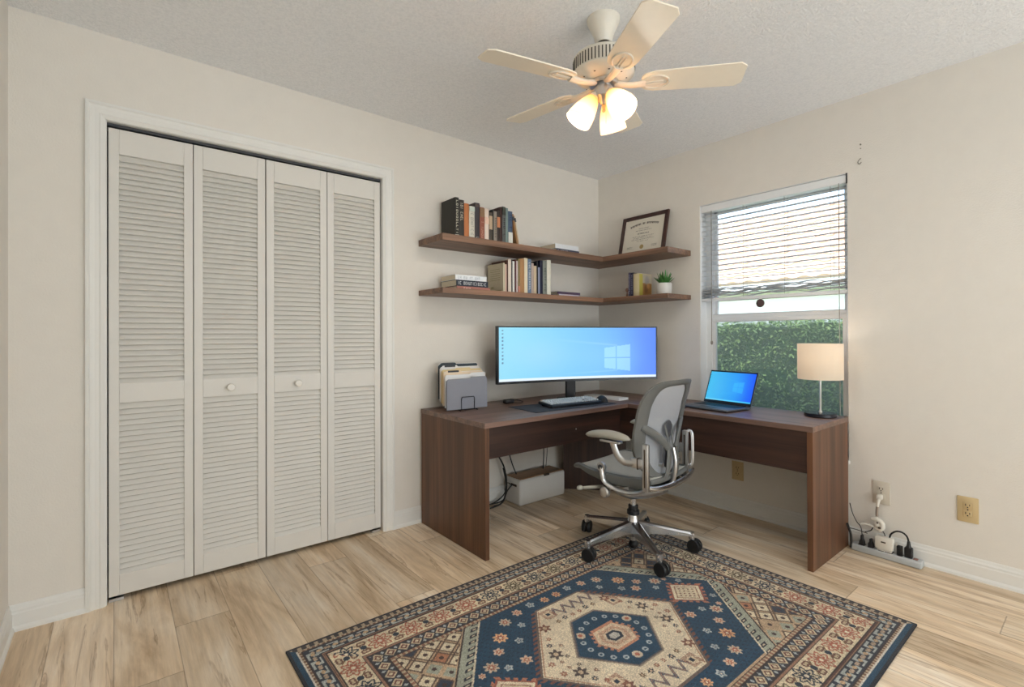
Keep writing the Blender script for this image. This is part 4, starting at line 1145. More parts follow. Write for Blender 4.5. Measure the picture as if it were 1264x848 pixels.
def rug_colours(U, V):
    X = rx0 + (rx1 - rx0) * U; Y = ry0 + (ry1 - ry0) * V
    u = X - RCX; v = Y - RCY; au, av = abs(u), abs(v)
    rr = np.random.RandomState(5)
    navy, navy2, beige, cream, red, dark, sage, tan, rose, lblue = (28, 64, 88), (36, 46, 62), (200, 184, 160), (222, 208, 184), (168, 98, 78), (56, 42, 42), (160, 162, 146), (186, 150, 116), (206, 160, 134), (140, 164, 182)
    C_ = [u * 0 + k for k in cream]
    dx0, dx1, dy0, dy1 = X - rx0, rx1 - X, Y - ry0, ry1 - Y
    d = np.minimum(np.minimum(dx0, dx1), np.minimum(dy0, dy1))
    horiz = np.minimum(dy0, dy1) < np.minimum(dx0, dx1)     # border running along x
    s = np.where(horiz, u, v)                               # along-border coordinate
    strip_side = np.where(horiz, dy0 < dy1, dx0 < dx1)      # the two sides with a navy strip

    def hsh(i, k=0): return np.abs(np.sin(i * 12.9898 + k * 78.233) * 43758.5453) % 1

    def rosette(r, a, R0, n=8, amp=.25): return r < R0 * (1 + amp * np.cos(n * a))

    def band(C_, d0, d1, ground, per, motif, cols, line):
        m = (d >= d0) & (d < d1); C_ = blend(C_, m, ground)
        t = (d - (d0 + d1) / 2) / (d1 - d0) * 2; ph = (s / per) % 1 - .5; idx = np.floor(s / per)
        k = hsh(idx)
        if motif == 'diamond':
            q = abs(ph) / .46 + abs(t) / .85
            C_ = blend(C_, m & (q < 1), cols[0]); C_ = blend(C_, m & (q < .66), cols[1]); C_ = blend(C_, m & (q < .34), cols[2])
            q2 = (.5 - abs(ph)) / .13 + abs(abs(t) - .55) / .32; C_ = blend(C_, m & (q2 < 1), cols[3])
        if motif == 'hook':
            q = (abs(ph + .12 * np.sign(t)) < .12) & (abs(t) < .75) | (abs(abs(t) - .62) < .14) & (ph * np.sign(t) > -.2)
            C_ = blend(C_, m & q, cols[0]); C_ = blend(C_, m & (np.hypot(ph * 1.6, t) < .28), cols[1])
            C_ = blend(C_, m & (np.hypot((abs(ph) - .40) * 3, t * 1.2) < .34), cols[2])
        if motif == 'dot':
            C_ = blend(C_, m & (abs(ph) < .27) & (abs(t) < .7), cols[0])
        if motif == 'flower':
            lx = ph * per; ly = t * (d1 - d0) / 2; r = np.hypot(lx, ly); a = np.arctan2(ly, lx)
            cc = [np.where(k < .34, p, np.where(k < .67, q_, w_)) for p, q_, w_ in zip(navy2, red, (96, 82, 60))]
            C_ = [np.where(m & rosette(r, a, .040, 8, .18), e_, c_) for c_, e_ in zip(C_, cc)]
            C_ = blend(C_, m & rosette(r, a, .030, 8, .3), (204, 188, 160)); C_ = [np.where(m & rosette(r, a, .021, 8, .3), e_, c_) for c_, e_ in zip(C_, cc)]
            C_ = blend(C_, m & (r < .008), cream)
            # tendrils and small buds between the rosettes
            l2 = (.5 - abs(ph)) * per; vine = abs(ly - .024 * np.sin(s / per * 2 * PI)) < .0035
            C_ = blend(C_, m & vine & (r > .044), (120, 92, 66))
            for oy in (-.026, .026):
                r2 = np.hypot(l2 - .006, ly - oy); C_ = blend(C_, m & (r2 < .0125), (110, 72, 60)); C_ = blend(C_, m & (r2 < .006), (190, 170, 140))
            r3 = np.hypot(l2 / 1.0, ly); C_ = blend(C_, m & (r3 < .012), navy2)
        if line:
            for dd in (d0, d1): C_ = blend(C_, (abs(d - dd) < .0028), line)
        return C_

    # base fields by distance from the edge
    C_ = blend(C_, d < .040, (170, 150, 128))
    C_ = band(C_, .030, .044, (182, 162, 138), .018, 'dot', [(120, 86, 66)], None)
    C_ = band(C_, .044, .096, (44, 50, 62), .058, 'hook', [(168, 172, 168), (190, 160, 126), (176, 152, 130)], dark)
    C_ = blend(C_, (d >= .096) & (d < .108), (156, 122, 98)); C_ = blend(C_, (d >= .1) & (d < .104), (92, 60, 52))
    C_ = band(C_, .108, .205, (214, 198, 168), .128, 'flower', None, dark)
    C_ = blend(C_, (d >= .205) & (d < .216), (150, 112, 92))
    C_ = band(C_, .216, .272, (50, 48, 58), .052, 'diamond', [(200, 182, 152), (112, 66, 58), (206, 190, 160), (170, 176, 176)], dark)
    C_ = band(C_, .272, .292, (188, 168, 140), .020, 'dot', [(140, 98, 80)], dark)
    # outer edge: navy strip on two sides, thin binding all round
    C_ = blend(C_, (d < .030) & strip_side, navy); C_ = blend(C_, (abs(d - .030) < .003) & strip_side, (206, 200, 188))
    C_ = blend(C_, (d < .030) & ~strip_side, (60, 54, 54)); C_ = blend(C_, (d < .030) & (d > .010) & ~strip_side & ((s / .03) % 1 < .45), (168, 150, 128))
    C_ = blend(C_, d < .009, (34, 34, 42))

    field = d >= .292
    # spandrels: tan with sage bands and blocky motifs
    C_ = blend(C_, field, (188, 160, 130))
    fx = .665 - .80 * av            # |u| bound of the blue hexagon
    dist = (au - fx) / 1.28
    C_ = blend(C_, field & (dist > 0) & (dist < .055), sage); C_ = blend(C_, field & (abs(dist - .055) < .003), dark)
    gx, gy = (u * .8 + v * .6) / .062, (-u * .6 + v * .8) / .062
    ix, iy = np.floor(gx), np.floor(gy); qx, qy = gx % 1 - .5, gy % 1 - .5; hh = hsh(ix * 3.1 + iy * 7.7)
    m = field & (dist > .062) & (abs(qx) < .36) & (abs(qy) < .36)
    for lo, hi, col in ((0, .3, (214, 200, 172)), (.3, .5, (52, 60, 76)), (.5, .7, (176, 120, 90)), (.7, .85, sage)): C_ = blend(C_, m & (hh >= lo) & (hh < hi), col)
    C_ = blend(C_, field & (dist > .062) & (np.hypot(qx, qy) < .14), (70, 50, 48))
    C_ = blend(C_, field & (dist > .062) & ((abs(abs(qx) - .40) < .05) | (abs(abs(qy) - .40) < .05)) & (hh < .7), (96, 74, 62))
    # comb teeth around the blue hexagon
    e_ = v * 1.28 * .8 + 0 * u
    tooth = ((v / .030) % 1 < .5)
    C_ = blend(C_, field & (dist > 0) & (dist < .030) & tooth, (40, 40, 52)); C_ = blend(C_, field & (dist > .010) & (dist < .022) & tooth & ((v / .030) % 1 > .16) & ((v / .030) % 1 < .36), (200, 186, 160))
    blue = field & (dist <= 0) & (av < .404)
    C_ = blend(C_, blue, navy); C_ = blend(C_, field & (abs(dist) < .0035), (208, 196, 172))
    # woven streaks in the blue
    C_ = blend(C_, blue & (np.sin(u * 210 + v * 160) + np.sin(u * 67 - v * 410) > 1.05), (26, 48, 74))
    # flowers in the blue
    fl = []
    for sx in (-1, 1):
        for sy in (-1, 1):
            fl += [(.470 * sx, .150 * sy, .024, 0), (.400 * sx, .200 * sy, .019, 1), (.345 * sx, .262 * sy, .026, 2), (.270 * sx, .330 * sy, .022, 0), (.350 * sx, .135 * sy + .03 * sx, .020, 1), (.300 * sx, .205 * sy, .015, 3),
                   (.190 * sx, .352 * sy, .019, 1), (.110 * sx, .362 * sy, .017, 3), (.035 * sx, .354 * sy, .018, 2), (.425 * sx, .112 * sy, .014, 3), (.560 * sx, .085 * sy, .013, 3), (.520 * sx, .135 * sy, .012, 1), (.230 * sx, .275 * sy, .014, 3)]
    for x, y, r0, k in fl:
        r = np.hypot(u - x, v - y); a = np.arctan2(v - y, u - x); n_ = (8, 6, 8, 5)[k]
        oc = ((196, 178, 156), (204, 176, 154), (214, 168, 128), (176, 182, 182))[k]; ic = (red, (178, 110, 86), (150, 84, 66), (96, 110, 126))[k]
        C_ = blend(C_, blue & rosette(r, a, r0 * 1.0, n_, .22), oc); C_ = blend(C_, blue & rosette(r, a, r0 * .55, n_, .3), ic); C_ = blend(C_, blue & (r < r0 * .2), cream)
    # side diamonds
    for sx in (-1, 1):
        q = abs(u - .494 * sx) / .092 + abs(v) / .083
        C_ = blend(C_, blue & (q < 1.32) & (((np.arctan2(v, u - .494 * sx)) * 9 / PI) % 1 < .55), (176, 116, 92))
        C_ = blend(C_, blue & (q < 1.12), (150, 84, 70)); C_ = blend(C_, blue & (q < 1.0), (222, 206, 180)); C_ = blend(C_, blue & (q < .80), (150, 108, 84)); C_ = blend(C_, blue & (q < .72), (212, 196, 168))
        p1, p2 = (u - .494 * sx) / .092 + v / .083, (u - .494 * sx) / .092 - v / .083
        C_ = blend(C_, blue & (q < .70) & ((abs((p1 * 3.2) % 1 - .5) < .22) & (abs((p2 * 3.2) % 1 - .5) < .22)), (120, 76, 64))
    # cream hexagon with comb edge
    cb_ = .372 - .80 * av; dc = (au - cb_) / 1.28; crm = (dc < 0) & (av < .310)
    teeth = (dc > 0) & (dc < .020) & ((v / .021) % 1 < .55) & (av < .31)
    C_ = blend(C_, blue & teeth, (120, 78, 66)); C_ = blend(C_, blue & (av > .310) & (av < .328) & ((u / .021) % 1 < .55) & (au < cb_ + .1), (120, 78, 66)) if False else C_
    C_ = blend(C_, crm, (218, 202, 176)); C_ = blend(C_, ((abs(dc) < .0045) & (av < .312)) | ((abs(av - .310) < .0045) & (dc < .004)), (110, 92, 84))
    C_ = blend(C_, (abs(dc + .010) < .0025) & (av < .30), (176, 136, 110))
    # motifs on the cream
    for sx in (-1, 1):
        for sy in (-1, 1):
            for x, y, r0, col in ((.250 * sx, .060 * sy, .022, (84, 70, 66)), (.175 * sx, .200 * sy, .020, (120, 78, 64)), (.300 * sx, .030 * sy, .011, (150, 96, 78)), (.060 * sx, .205 * sy, .011, navy2), (.020 * sx, .200 * sy, .009, (150, 96, 78)),
                                  (.100 * sx, .200 * sy, .010, (110, 84, 60)), (.235 * sx, .110 * sy, .010, navy2), (.210 * sx, .140 * sy, .009, (150, 96, 78)), (.200 * sx, .085 * sy, .008, (120, 78, 64)), (.262 * sx, .018 * sy, .007, (120, 78, 64)), (.225 * sx, .028 * sy, .008, (96, 84, 76))):
                r = np.hypot(u - x, v - y); a = np.arctan2(v - y, u - x)
                C_ = blend(C_, crm & rosette(r, a, r0, 6, .3), col); C_ = blend(C_, crm & (r < r0 * .42), (206, 180, 150))
            # bird-like zigzags near the long sides
            lu, lv = (u - .045 * sx * sy) , (v - .255 * sy)
            zz = abs(lv - .030 * (2 * abs((lu / .052) % 1 - .5) - .5) * 1.6) < .010
            C_ = blend(C_, crm & zz & (abs(lu) < .125) & (abs(lv) < .032) & (sx > 0), (58, 76, 100)); C_ = blend(C_, crm & (abs(lv - .030 * (2 * abs((lu / .052) % 1 - .5) - .5) * 1.6) < .0035) & (abs(lu) < .125) & (sx > 0), (170, 130, 106))
    for x, y in ((.190, .165), (-.190, -.165), (.10, -.262), (-.10, .262)):
        qd = np.maximum(abs(u - x), abs(v - y)); C_ = blend(C_, crm & (qd < .030) & (((u + v) / .009) % 1 < .6), (150, 100, 80)); C_ = blend(C_, crm & (qd < .017), (210, 190, 160)); C_ = blend(C_, crm & (qd < .009), navy2)
    # centre: navy hexagon, motif, core
    nb_ = .192 - .80 * av; dn = (au - nb_) / 1.28; nv = (dn < 0) & (av < .160)
    C_ = blend(C_, ((dn < .012) & (av < .172)) & ~nv, (150, 132, 116)); C_ = blend(C_, ((dn < .006) & (av < .165)) & ~nv, (90, 84, 88))
    C_ = blend(C_, nv, navy)
    rm = np.hypot(u, v); am = np.arctan2(v, u)
    for k in range(18):
        t = 2 * PI * k / 18; cx, cy = .128 * math.cos(t) * 1.05, .124 * math.sin(t); r = np.hypot(u - cx, v - cy); big = k % 6 == 1
        C_ = blend(C_, nv & (dn < -.006) & (r < (.019 if big else .0115)), (198, 182, 160) if big else (168, 176, 180)); C_ = blend(C_, nv & (r < (.009 if big else .005)), (176, 104, 82) if big else navy)
    mb = .098 - .52 * av; mm_ = (au < mb + .006 * np.sign(np.sin(am * 24))) & (av < .074)
    C_ = blend(C_, mm_, (188, 132, 106)); C_ = blend(C_, (au < .086 - .52 * av) & (av < .062), (212, 190, 162)); C_ = blend(C_, (au < .066 - .52 * av) & (av < .048) & (((u * 1.1 + v) / .011) % 1 < .5), (170, 108, 88))
    C_ = blend(C_, (au < .050 - .6 * av) & (av < .034), (206, 186, 160)); C_ = blend(C_, (au < .038 - .6 * av) & (av < .026), navy2); C_ = blend(C_, (au < .024 - .6 * av) & (av < .015), (196, 190, 182))
    # knotted wool: each knot a little lighter or darker
    nz = 1 + .34 * (rr.rand(*u.shape) - .5) + .05 * np.sin(Y * 37 + 2 * np.sin(X * 5)) * np.sin(Y * 11); row = 1 + .05 * np.sin(Y * 900)
    return [np.clip(c_ * nz * row * 1.0, 0, 255) for c_ in C_]


def rug_pos(U, V):
    return rx0 + (rx1 - rx0) * U, ry0 + (ry1 - ry0) * V, U * 0 + .007


rug = thing('area_rug', 'patterned navy, cream and red medallion rug on the floor', 'rug', (0, 0, 0))
obj('backing', boxes((rx0, rx1, ry0, ry1, .0005, .0066)), P('rug binding', (38, 38, 46), .95), rug, smooth=False)
colour_grid('pile', rug_colours, 700, 500, rug_pos, M['rug'], rug)

# ------------------------------------------------------------------ office chair
chair = thing('office_chair', 'grey mesh ergonomic office chair with polished five-star base on the rug edge', 'office chair', (-.970, -1.080, .0065), R(5))
# base: hub, column, five legs each with a twin-wheel caster
b = BM(); lathe(b, [(.030, .070), (.036, .085), (.036, .130), (.030, .150), (.026, .182), (.0001, .182)], 28); base = obj('base_hub', b, M['chrome'], chair)
b = BM(); lathe(b, [(.024, .180), (.033, .186), (.033, .205), (.026, .212), (.026, .232), (.0001, .232)], 24); obj('column_collar', b, M['black'], chair)
b = BM(); cyl(b, (0, 0, .225), (0, 0, .315), .0165, seg=20); obj('gas_column', b, M['chrome'], chair)
b = BM(); cyl(b, (0, 0, .045), (0, 0, .09), .016, seg=16); cs = obj('centre_strut', b, M['chrome'], chair)
b = BM(); sphere(b, (0, 0, .024), .025, (1, 1, .9)); obj('strut_foot', b, M['rubber'], cs)
for k in range(5):
    a = R(25 + 72 * k - 5)
    m = Matrix.Rotation(a, 4, 'Z')
    b = BM(); secs = []
    for t in (0, .12, .4, .75, 1.):
        x = .024 + t * .286; wd = .026 - .011 * t; z1 = .150 - .050 * t; z0 = z1 - (.058 - .042 * t)
        secs.append([b.verts.new(m @ Vector((x, yy, zz))) for yy, zz in ((-wd, z0), (-wd * .95, z1 - .008), (-wd * .55, z1), (wd * .55, z1), (wd * .95, z1 - .008), (wd, z0))])
    for p, q_ in zip(secs, secs[1:]):
        for i in range(6): b.faces.new((p[i], p[(i + 1) % 6], q_[(i + 1) % 6], q_[i]))
    b.faces.new(list(reversed(secs[0]))); b.faces.new(secs[-1])
    cyl(b, m @ Vector((.300, 0, .066)), m @ Vector((.300, 0, .102)), .0155, .0145, 16)
    lg = obj('leg', b, M['chrome'], chair, angle=30)
    b = BM(); sw = a + R((40, -70, 120, 30, -35)[k]); sm_ = m @ Matrix.Translation((.305, 0, 0)) @ Matrix.Rotation(sw - a, 4, 'Z')
    for s_ in (-1, 1):
        mtx = sm_ @ Matrix.Translation((.010, s_ * .014, .0340)) @ Matrix.Rotation(R(90), 4, 'X')
        lathe(b, [(.012, -.011), (.031, -.0105), (.0340, -.006), (.0340, .006), (.031, .0105), (.012, .011)], 26, mtx)
    box(b, -.012, .018, -.004, .004, .030, .060, sm_); cyl(b, sm_ @ Vector((-.002, 0, .045)), sm_ @ Vector((-.002, 0, .075)), .006, seg=10)
    obj('caster', b, M['rubber'], lg)

# tilt mechanism under the seat
b = BM(); secs = []
for y, wd, z0, z1 in ((-.19, .035, .335, .372), (-.12, .075, .305, .372), (-.03, .090, .282, .372), (.05, .085, .285, .372), (.12, .060, .315, .372)):
    secs.append([b.verts.new(p) for p in ((-wd * .7, y, z0), (-wd, y, z0 + .018), (-wd, y, z1), (wd, y, z1), (wd, y, z0 + .018), (wd * .7, y, z0))])
for p, q_ in zip(secs, secs[1:]):
    for i in range(6): b.faces.new((p[i], p[(i + 1) % 6], q_[(i + 1) % 6], q_[i]))
b.faces.new(list(reversed(secs[0]))); b.faces.new(secs[-1])
mech = obj('tilt_mechanism', b, M['satin'], chair, bevel=.004)
b = BM(); cyl(b, (-.205, .02, .358), (.205, .02, .358), .012, seg=14); obj('cross_tube', b, M['satin'], mech)
for s_, nm in ((-1, 'left'), (1, 'right')):
    b = BM(); lathe(b, [(.008, -.014), (.024, -.013), (.0275, -.006), (.0275, .008), (.021, .014), (.006, .016)], 22, Matrix.Translation((s_ * .238, .014, .350)) @ Matrix.Rotation(R(90) * s_, 4, 'Y'))
    obj('adjustment_knob', b, M['satin'], mech)
b = BM(); tube(b, [(-.20, .05, .362), (-.25, .085, .362), (-.285, .115, .360)], [.008, .009, .007], 10, 4); sphere(b, (-.298, .125, .360), .0155, (1.25, 1, .8)); obj('tilt_lever', b, M['greylight'], mech)

# side swing arms: pivot, down, then back to the rail foot
for s_ in (-1, 1):
    b = BM()
    tube(b, [(s_ * .250, .020, .478), (s_ * .250, .016, .440), (s_ * .246, .004, .405), (s_ * .238, -.050, .380), (s_ * .232, -.130, .378), (s_ * .236, -.185, .392), (s_ * .242, -.215, .412)], [.021, .020, .018, .016, .016, .017, .016], 12, 6, .62)
    lathe(b, [(.0001, -.013), (.021, -.012), (.024, -.006), (.024, .008), (.0001, .010)], 22, Matrix.Translation((s_ * .254, .022, .480)) @ Matrix.Rotation(R(90) * s_, 4, 'Y'))
    sa = obj('swing_arm', b, M['satin'], chair)
    b = BM(); lathe(b, [(.0001, .012), (.0125, .012), (.012, .015), (.0001, .0155)], 18, Matrix.Translation((s_ * .254, .022, .480)) @ Matrix.Rotation(R(90) * s_, 4, 'Y')); obj('pivot_cap', b, M['darkgrey'], sa)
b = BM(); tube(b, [(-.218, -.10, .385), (-.15, -.11, .365), (0, -.115, .352), (.15, -.11, .365), (.218, -.10, .385)], .014, 12, 6); obj('cross_beam', b, M['satin'], chair)

# seat: waterfall mesh pan with a side rail


def seat_z(x, y):
    t = (y + .21) / .47
    z = .436 - .018 * math.sin(PI * min(max(t, 0), 1)) + .022 * t
    if t > .80: z -= .045 * ((t - .8) / .2) ** 2
    z += .012 * (abs(x) / .235) ** 3
    return z


def seat_pt(u, v, off=0., sc=1.):
    a = 2 * u - 1; t = v
    hwd = (.185 + .055 * min(1, t * 2.2) - .030 * max(0, t - .75) / .25) * sc
    y = -.21 + .47 * t - .035 * abs(a) ** 3 * (t > .5) * (t - .5) * 2 + .02 * abs(a) ** 3 * max(0, .4 - t)
    return (a * hwd, y, seat_z(a * hwd, y) + off)


b = BM(); surf(b, lambda u, v: seat_pt(u, v, .0, .96), 20, 22); seat = obj('seat', b, M['seatfab'], chair, angle=60, solid=.010, label='pale grey mesh seat')
b = BM(); ring = []
for s_ in (-1, 1):
    secs = []
    for i in range(17):
        t = i / 16; p = Vector(seat_pt(0 if s_ < 0 else 1, t)); th = .012 + .040 * (1 - t) ** .8
        o = s_ * .010
        secs.append([b.verts.new(p + Vector(q_)) for q_ in ((o, 0, .004), (o, 0, -th * .6), (o * .2, 0, -th), (-s_ * .022, 0, -th), (-s_ * .022, 0, -.002), (-s_ * .006, 0, .010))])
    for p, q_ in zip(secs, secs[1:]):
        for i in range(6): b.faces.new((p[i], p[(i + 1) % 6], q_[(i + 1) % 6], q_[i]))
    b.faces.new(list(reversed(secs[0]))); b.faces.new(secs[-1])
tube(b, [seat_pt(u_ / 10, 1, -.004) for u_ in range(11)], .010, 10, 2)
tube(b, [seat_pt(u_ / 10, 0, -.012) for u_ in range(11)], .014, 10, 2)
obj('seat_frame', b, M['grey'], chair, angle=40)
b = BM(); surf(b, lambda u, v: (lambda p: (p[0], p[1], p[2] - .034 - .02 * (1 - v)))(seat_pt(u, v * .82 + .04, 0, .86)), 8, 8); obj('seat_underside', b, M['darkgrey'], chair, solid=.01)

# backrest
ZB0, ZB1 = .415, .918


def back_hw(t): return float(np.interp(t, [0, .12, .35, .6, .85, 1], [.160, .198, .230, .236, .234, .232]))


def back_y(t, a):
    y = float(np.interp(t, [0, .15, .3, .5, .75, .92, 1.], [-.195, -.182, -.172, -.182, -.210, -.240, -.262]))
    return y + .040 * a * a


def back_pt(a, t, off=0.):
    """a in -1..1 across, t in 0..1 up"""
    return Vector((a * back_hw(t), back_y(t, a) - off, ZB0 + (ZB1 - ZB0) * t))


def ring_at(th, k):
    """superellipse in (a, t)"""
    n = 4.6 if math.sin(th) > 0 else 3.4; c, s_ = math.cos(th), math.sin(th)
    ex = 2 / n
    a = math.copysign(abs(c) ** ex, c) * k[0]; t = .5 + .5 * math.copysign(abs(s_) ** ex, s_) * k[1]
    return a, t


b = BM(); NT = 72
o_, i_ = (1., 1.), (.70, .885)
for off in (0,):
    R1 = []
    for j in range(NT):
        th = 2 * PI * j / NT; ao, to = ring_at(th, o_); ai, ti = ring_at(th, i_)
        am, tm = (ao + ai) / 2, (to + ti) / 2
        R1.append([b.verts.new(back_pt(ao, to, .002)), b.verts.new(back_pt(ao, to, .014)), b.verts.new(back_pt(am, tm, .022)), b.verts.new(back_pt(ai, ti, .014)), b.verts.new(back_pt(ai, ti, .002)), b.verts.new(back_pt(am, tm, -.006))])
    for j in range(NT):
        p, q_ = R1[j], R1[(j + 1) % NT]
        for i in range(6): b.faces.new((p[i], p[(i + 1) % 6], q_[(i + 1) % 6], q_[i]))
bk = obj('backrest_frame', b, M['grey'], chair, angle=50)
b = BM(); N1, N2 = 40, 10
cent = b.verts.new(back_pt(0, .5)); prev = None
rings = []
for q_ in range(1, N2 + 1):
    k = q_ / N2; rings.append([b.verts.new(back_pt(*ring_at(2 * PI * j / NT, (i_[0] * 1.02 * k, i_[1] * 1.01 * k)), .004)) for j in range(NT)])
for j in range(NT): b.faces.new((cent, rings[0][j], rings[0][(j + 1) % NT]))
for p, q_ in zip(rings, rings[1:]):
    for j in range(NT): b.faces.new((p[j], p[(j + 1) % NT], q_[(j + 1) % NT], q_[j]))
obj('back_mesh', b, M['meshfab'], chair, angle=80, label='see-through pale mesh of the backrest')
# Y-shaped harness behind the mesh with two smoked pads
b = BM()
for s_ in (-1, 1):
    tube(b, [back_pt(s_ * .86, .56, .016), back_pt(s_ * .62, .50, .028), back_pt(s_ * .32, .40, .044), back_pt(s_ * .13, .31, .054)], [.017, .020, .021, .018], 10, 5, .4)
    tube(b, [back_pt(s_ * .13, .31, .054), back_pt(s_ * .18, .20, .050), back_pt(s_ * .26, .08, .040), back_pt(s_ * .36, .01, .022)], [.018, .017, .016, .016], 10, 5, .45)
    tube(b, [back_pt(s_ * .14, .54, .020), back_pt(s_ * .10, .44, .034), back_pt(s_ * .05, .32, .050)], .007, 8, 4, .5)
obj('lumbar_harness', b, M['grey'], chair, angle=60)
b = BM()
sphere(b, back_pt(0, .50, .024), .052, (.75, .12, .85), 20, 12); sphere(b, back_pt(-.16, .25, .034), .050, (.48, .14, 1.25), 20, 12); sphere(b, back_pt(.30, .24, .034), .046, (.44, .14, 1.2), 20, 12)
obj('lumbar_pad', b, M['padgrey'], chair)
b = BM(); tube(b, [back_pt(0, .32, .058), back_pt(0, .16, .062), (0, -.225, .40), (0, -.17, .362)], [.010, .011, .012, .014], 12, 5); obj('spine_bar', b, M['satin'], chair)
b = BM(); tube(b, [(-.236, -.222, .418), (-.15, -.232, .400), (0, -.236, .392), (.15, -.232, .400), (.236, -.222, .418)], [.012, .014, .016, .014, .012], 12, 6, .7); obj('lower_yoke', b, M['chrome'], chair)
for s_ in (-1, 1):
    b = BM(); cyl(b, back_pt(s_ * .42, .17, .030), back_pt(s_ * .42, .17, .050), .010, seg=14); obj('lumbar_knob', b, M['satin'], chair)

# armrests on vertical rails
for s_ in (-1, 1):
    dx_, dy_ = (0., 0.) if s_ < 0 else (-.028, .035)
    SH = Matrix.Translation((dx_, dy_, 0))
    b = BM(); box(b, s_ * .244 - .0125, s_ * .244 + .0125, -.238, -.208, .405, .628, bev=.006)
    if s_ > 0:
        tube(b, [(s_ * .262, -.235, .44), (s_ * .268, -.25, .46), (s_ * .268, -.250, .60), (s_ * .262, -.235, .625), (s_ * .25, -.225, .615)], .0075, 10, 6)
    bmesh.ops.transform(b, matrix=SH, verts=b.verts[:]); rail = obj('arm_rail', b, M['satin'], chair)
    b = BM(); box(b, s_ * .244 - .0137, s_ * .244 + .0137, -.2265, -.2195, .425, .605); bmesh.ops.transform(b, matrix=SH, verts=b.verts[:]); obj('rail_slot', b, M['slotdark'], rail, smooth=False)
    b = BM(); box(b, s_ * .248 - .013, s_ * .248 + .013, -.212, -.150, .508, .556, bev=.006)
    tube(b, [(s_ * .250, -.165, .530), (s_ * .258, -.118, .528), (s_ * .266, -.085, .552), (s_ * .270, -.066, .590), (s_ * .272, -.058, .622)], [.019, .018, .017, .016, .018], 12, 6, .6)
    box(b, s_ * .272 - .018, s_ * .272 + .018, -.105, .010, .614, .626, bev=.004)
    bmesh.ops.transform(b, matrix=SH, verts=b.verts[:]); sup = obj('arm_support', b, M['satin'], chair)
    obj('support_joint', boxes((s_ * .248 - .0138 + dx_, s_ * .248 + .0138 + dx_, -.190 + dy_, -.184 + dy_, .506, .558)), M['slotdark'], sup, smooth=False)
    b = BM(); secs = []
    for i in range(15):
        t = i / 14; y = -.150 + .268 * t; e_ = math.sin(PI * min(1, max(0, t * 1.0))) ** .32 if 0 < t < 1 else .25
        wd = .042 * e_ * (1 - .12 * t); th = .023 * e_; zc = .643 + .007 * math.sin(t * PI) - .014 * t * t; xc = s_ * (.272 - .022 * t) 
        secs.append([b.verts.new((xc + wd * math.cos(2 * PI * j / 16), y, zc + th * math.sin(2 * PI * j / 16) * (1 if math.sin(2 * PI * j / 16) > 0 else .85))) for j in range(16)])
    for p, q_ in zip(secs, secs[1:]):
        for j in range(16): b.faces.new((p[j], p[(j + 1) % 16], q_[(j + 1) % 16], q_[j]))
    b.faces.new(list(reversed(secs[0]))); b.faces.new(secs[-1])
    bmesh.ops.transform(b, matrix=SH, verts=b.verts[:]); obj('arm_pad', b, M['greylight'], chair, angle=60)

# ------------------------------------------------------------------ ceiling fan
FX, FY = -1.5725, -1.3988
fan = thing('ceiling_fan', 'cream five-blade ceiling fan with three lit glass shades', 'ceiling fan', (FX, FY, H))
b = BM(); lathe(b, [(.030, -.098), (.036, -.088), (.040, -.070), (.058, -.030), (.066, -.012), (.067, -.0005), (.0001, -.0005)], 40); can = obj('canopy', b, M['fanwhite'], fan)
b = BM(); sphere(b, (.0, 0, -.092), .027, (1, 1, .8)); obj('hanger_ball', b, M['slot'], can)
b = BM(); lathe(b, [(.022, -.150), (.022, -.118), (.016, -.114), (.016, -.09)], 20); obj('downrod', b, M['fanwhite'], fan)
b = BM(); lathe(b, [(.045, -.262), (.080, -.258), (.100, -.245), (.118, -.236), (.124, -.228), (.124, -.168), (.118, -.160), (.090, -.150), (.030, -.144), (.0001, -.144)], 64); mot = obj('motor_housing', b, M['fanwhite'], fan)
b = BM()
for i in range(56):
    m = Matrix.Rotation(2 * PI * i / 56, 4, 'Z'); box(b, .1225, .1255, -.0022, .0022, -.222, -.176, m)
obj('vent_slots', b, M['slot'], mot, smooth=False)
b = BM()
for i in range(10):
    m = Matrix.Rotation(2 * PI * (i + .5) / 10, 4, 'Z'); lathe(b, [(.0045, 0), (.0001, .0015)], 8, m @ Matrix.Translation((.090, 0, -.252)) @ Matrix.Rotation(R(180), 4, 'X'))
obj('housing_screws', b, M['slot'], mot)
b = BM(); lathe(b, [(.055, -.275), (.060, -.270), (.060, -.258), (.0001, -.258)], 32); obj('rotor_plate', b, M['satin'], fan)
tx, ty = .0298, .0425
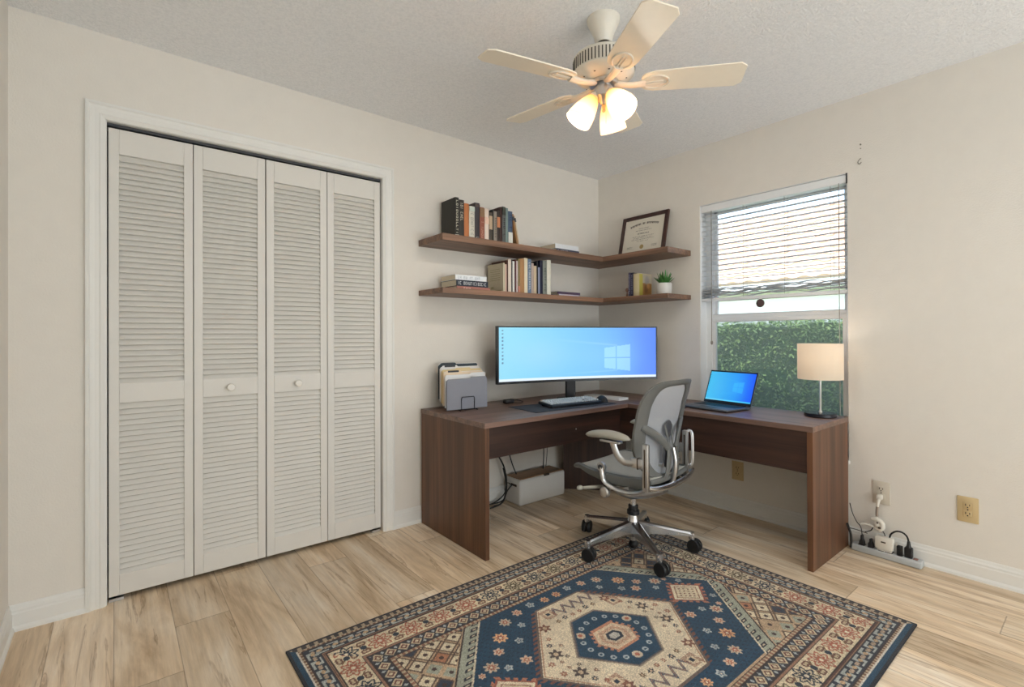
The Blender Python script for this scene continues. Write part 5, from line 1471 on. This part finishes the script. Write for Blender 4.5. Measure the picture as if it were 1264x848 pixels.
for k in range(5):
    a = R(167.9 + 72 * k + (0, 0, -1, 2, -1.5)[k]); ZBL = -.268
    lift = (tx * math.cos(a) + ty * math.sin(a))
    m = Matrix.Translation((0, 0, ZBL)) @ Matrix.Rotation(a, 4, 'Z') @ Matrix.Rotation(-math.atan(lift), 4, 'Y') @ Matrix.Rotation(R(-11), 4, 'X')
    b = BM()
    ol = [(.150, -.030), (.165, -.046), (.20, -.056), (.30, -.060), (.515, -.064), (.540, -.046), (.540, .046), (.515, .064), (.30, .060), (.20, .056), (.165, .046), (.150, .030)]
    prism(b, ol, .006, m @ Matrix.Translation((0, 0, -.003)))
    bd = obj('blade', b, M['blade'], fan, smooth=False, bevel=.0015)
    b = BM()
    mi = Matrix.Translation((0, 0, ZBL)) @ Matrix.Rotation(a, 4, 'Z') @ Matrix.Rotation(-math.atan(lift), 4, 'Y')
    tube(b, [mi @ Vector((.045, 0, .000)), mi @ Vector((.090, 0, -.008)), mi @ Vector((.130, 0, -.010)), mi @ Vector((.165, 0, -.006))], [.012, .010, .011, .013], 10, 4, 1.5)
    n = 22; loop = [m @ Vector((.205 + .052 * math.cos(2 * PI * i / n), .036 * math.sin(2 * PI * i / n), -.0055)) for i in range(n + 1)]
    tube(b, loop, .0040, 8, 1)
    prism(b, [(.20 + .050 * math.cos(2 * PI * i / 24), .034 * math.sin(2 * PI * i / 24)) for i in range(24)], .0018, m @ Matrix.Translation((0, 0, -.0050)))
    tube(b, [m @ Vector((.150, -.006, -.0075)), m @ Vector((.185, -.006, -.008)), m @ Vector((.235, -.006, -.0065))], .0028, 8, 3); tube(b, [m @ Vector((.150, .006, -.0075)), m @ Vector((.185, .006, -.008)), m @ Vector((.235, .006, -.0065))], .0028, 8, 3)
    obj('blade_iron', b, M['fanwhite'], bd)
b = BM(); lathe(b, [(.0001, -.352), (.012, -.350), (.022, -.338), (.040, -.322), (.042, -.300), (.040, -.286), (.030, -.282), (.030, -.268)], 32); lk = obj('switch_housing', b, M['satin'], fan)
b = BM(); cyl(b, (0, 0, -.352), (0, 0, -.372), .008, .005, 12); sphere(b, (0, 0, -.375), .007); obj('finial', b, M['brass'], lk)
for q_, (ang, tiltd) in enumerate(((184, 34), (301, 40), (56, 32))):
    # angle measured in the horizontal plane from the image-right direction towards the far wall
    t = R(ang); dirv = Vector((math.cos(_yaw), -math.sin(_yaw), 0)) * math.cos(t) + Vector((math.sin(_yaw), math.cos(_yaw), 0)) * math.sin(t)
    azi = math.atan2(dirv.y, dirv.x)
    p0 = Vector((0, 0, -.312)) + dirv * .034
    mt_ = Matrix.Translation(p0) @ Matrix.Rotation(azi, 4, 'Z') @ Matrix.Rotation(R(180 - tiltd), 4, 'Y')   # local +Z points out and down
    b = BM(); lathe(b, [(.010, -.012), (.017, -.004), (.021, .004), (.021, .020), (.018, .022)], 20, mt_); hol = obj('lamp_holder', b, M['fanwhite'], lk)
    b = BM(); outer = [(.020, .012), (.026, .020), (.038, .048), (.048, .080), (.054, .112), (.0555, .130)]
    prof_ = outer + [(r - .002, z) for r, z in reversed(outer)]
    lathe(b, prof_, 36, cap=False)
    sh_ = obj('glass_shade', b, None or lit_shade('frosted glass shade', (255, 200, 118), .34, .68, (.02, .085, (255, 244, 222), .8), (214, 192, 156)), fan)
    sh_.matrix_local = mt_
    b = BM(); sphere(b, (0, 0, .075), .026, (1, 1, 1.2)); bu = obj('bulb', b, lit_shade('warm bulb', (255, 230, 190), 5., .3), sh_)
    lp_ = mt_ @ Vector((0, 0, .092)) + Vector((FX, FY, H))
    light('fan_bulb_light', 'POINT', lp_, 20.0, (1, .94, .85), shadow_soft_size=.028)
b = BM()
for i in range(24): sphere(b, (-.022, -.030, -.345 - i * .0042), .0016, (1, 1, 1), 6, 5)
obj('pull_chain', b, M['brass'], fan)
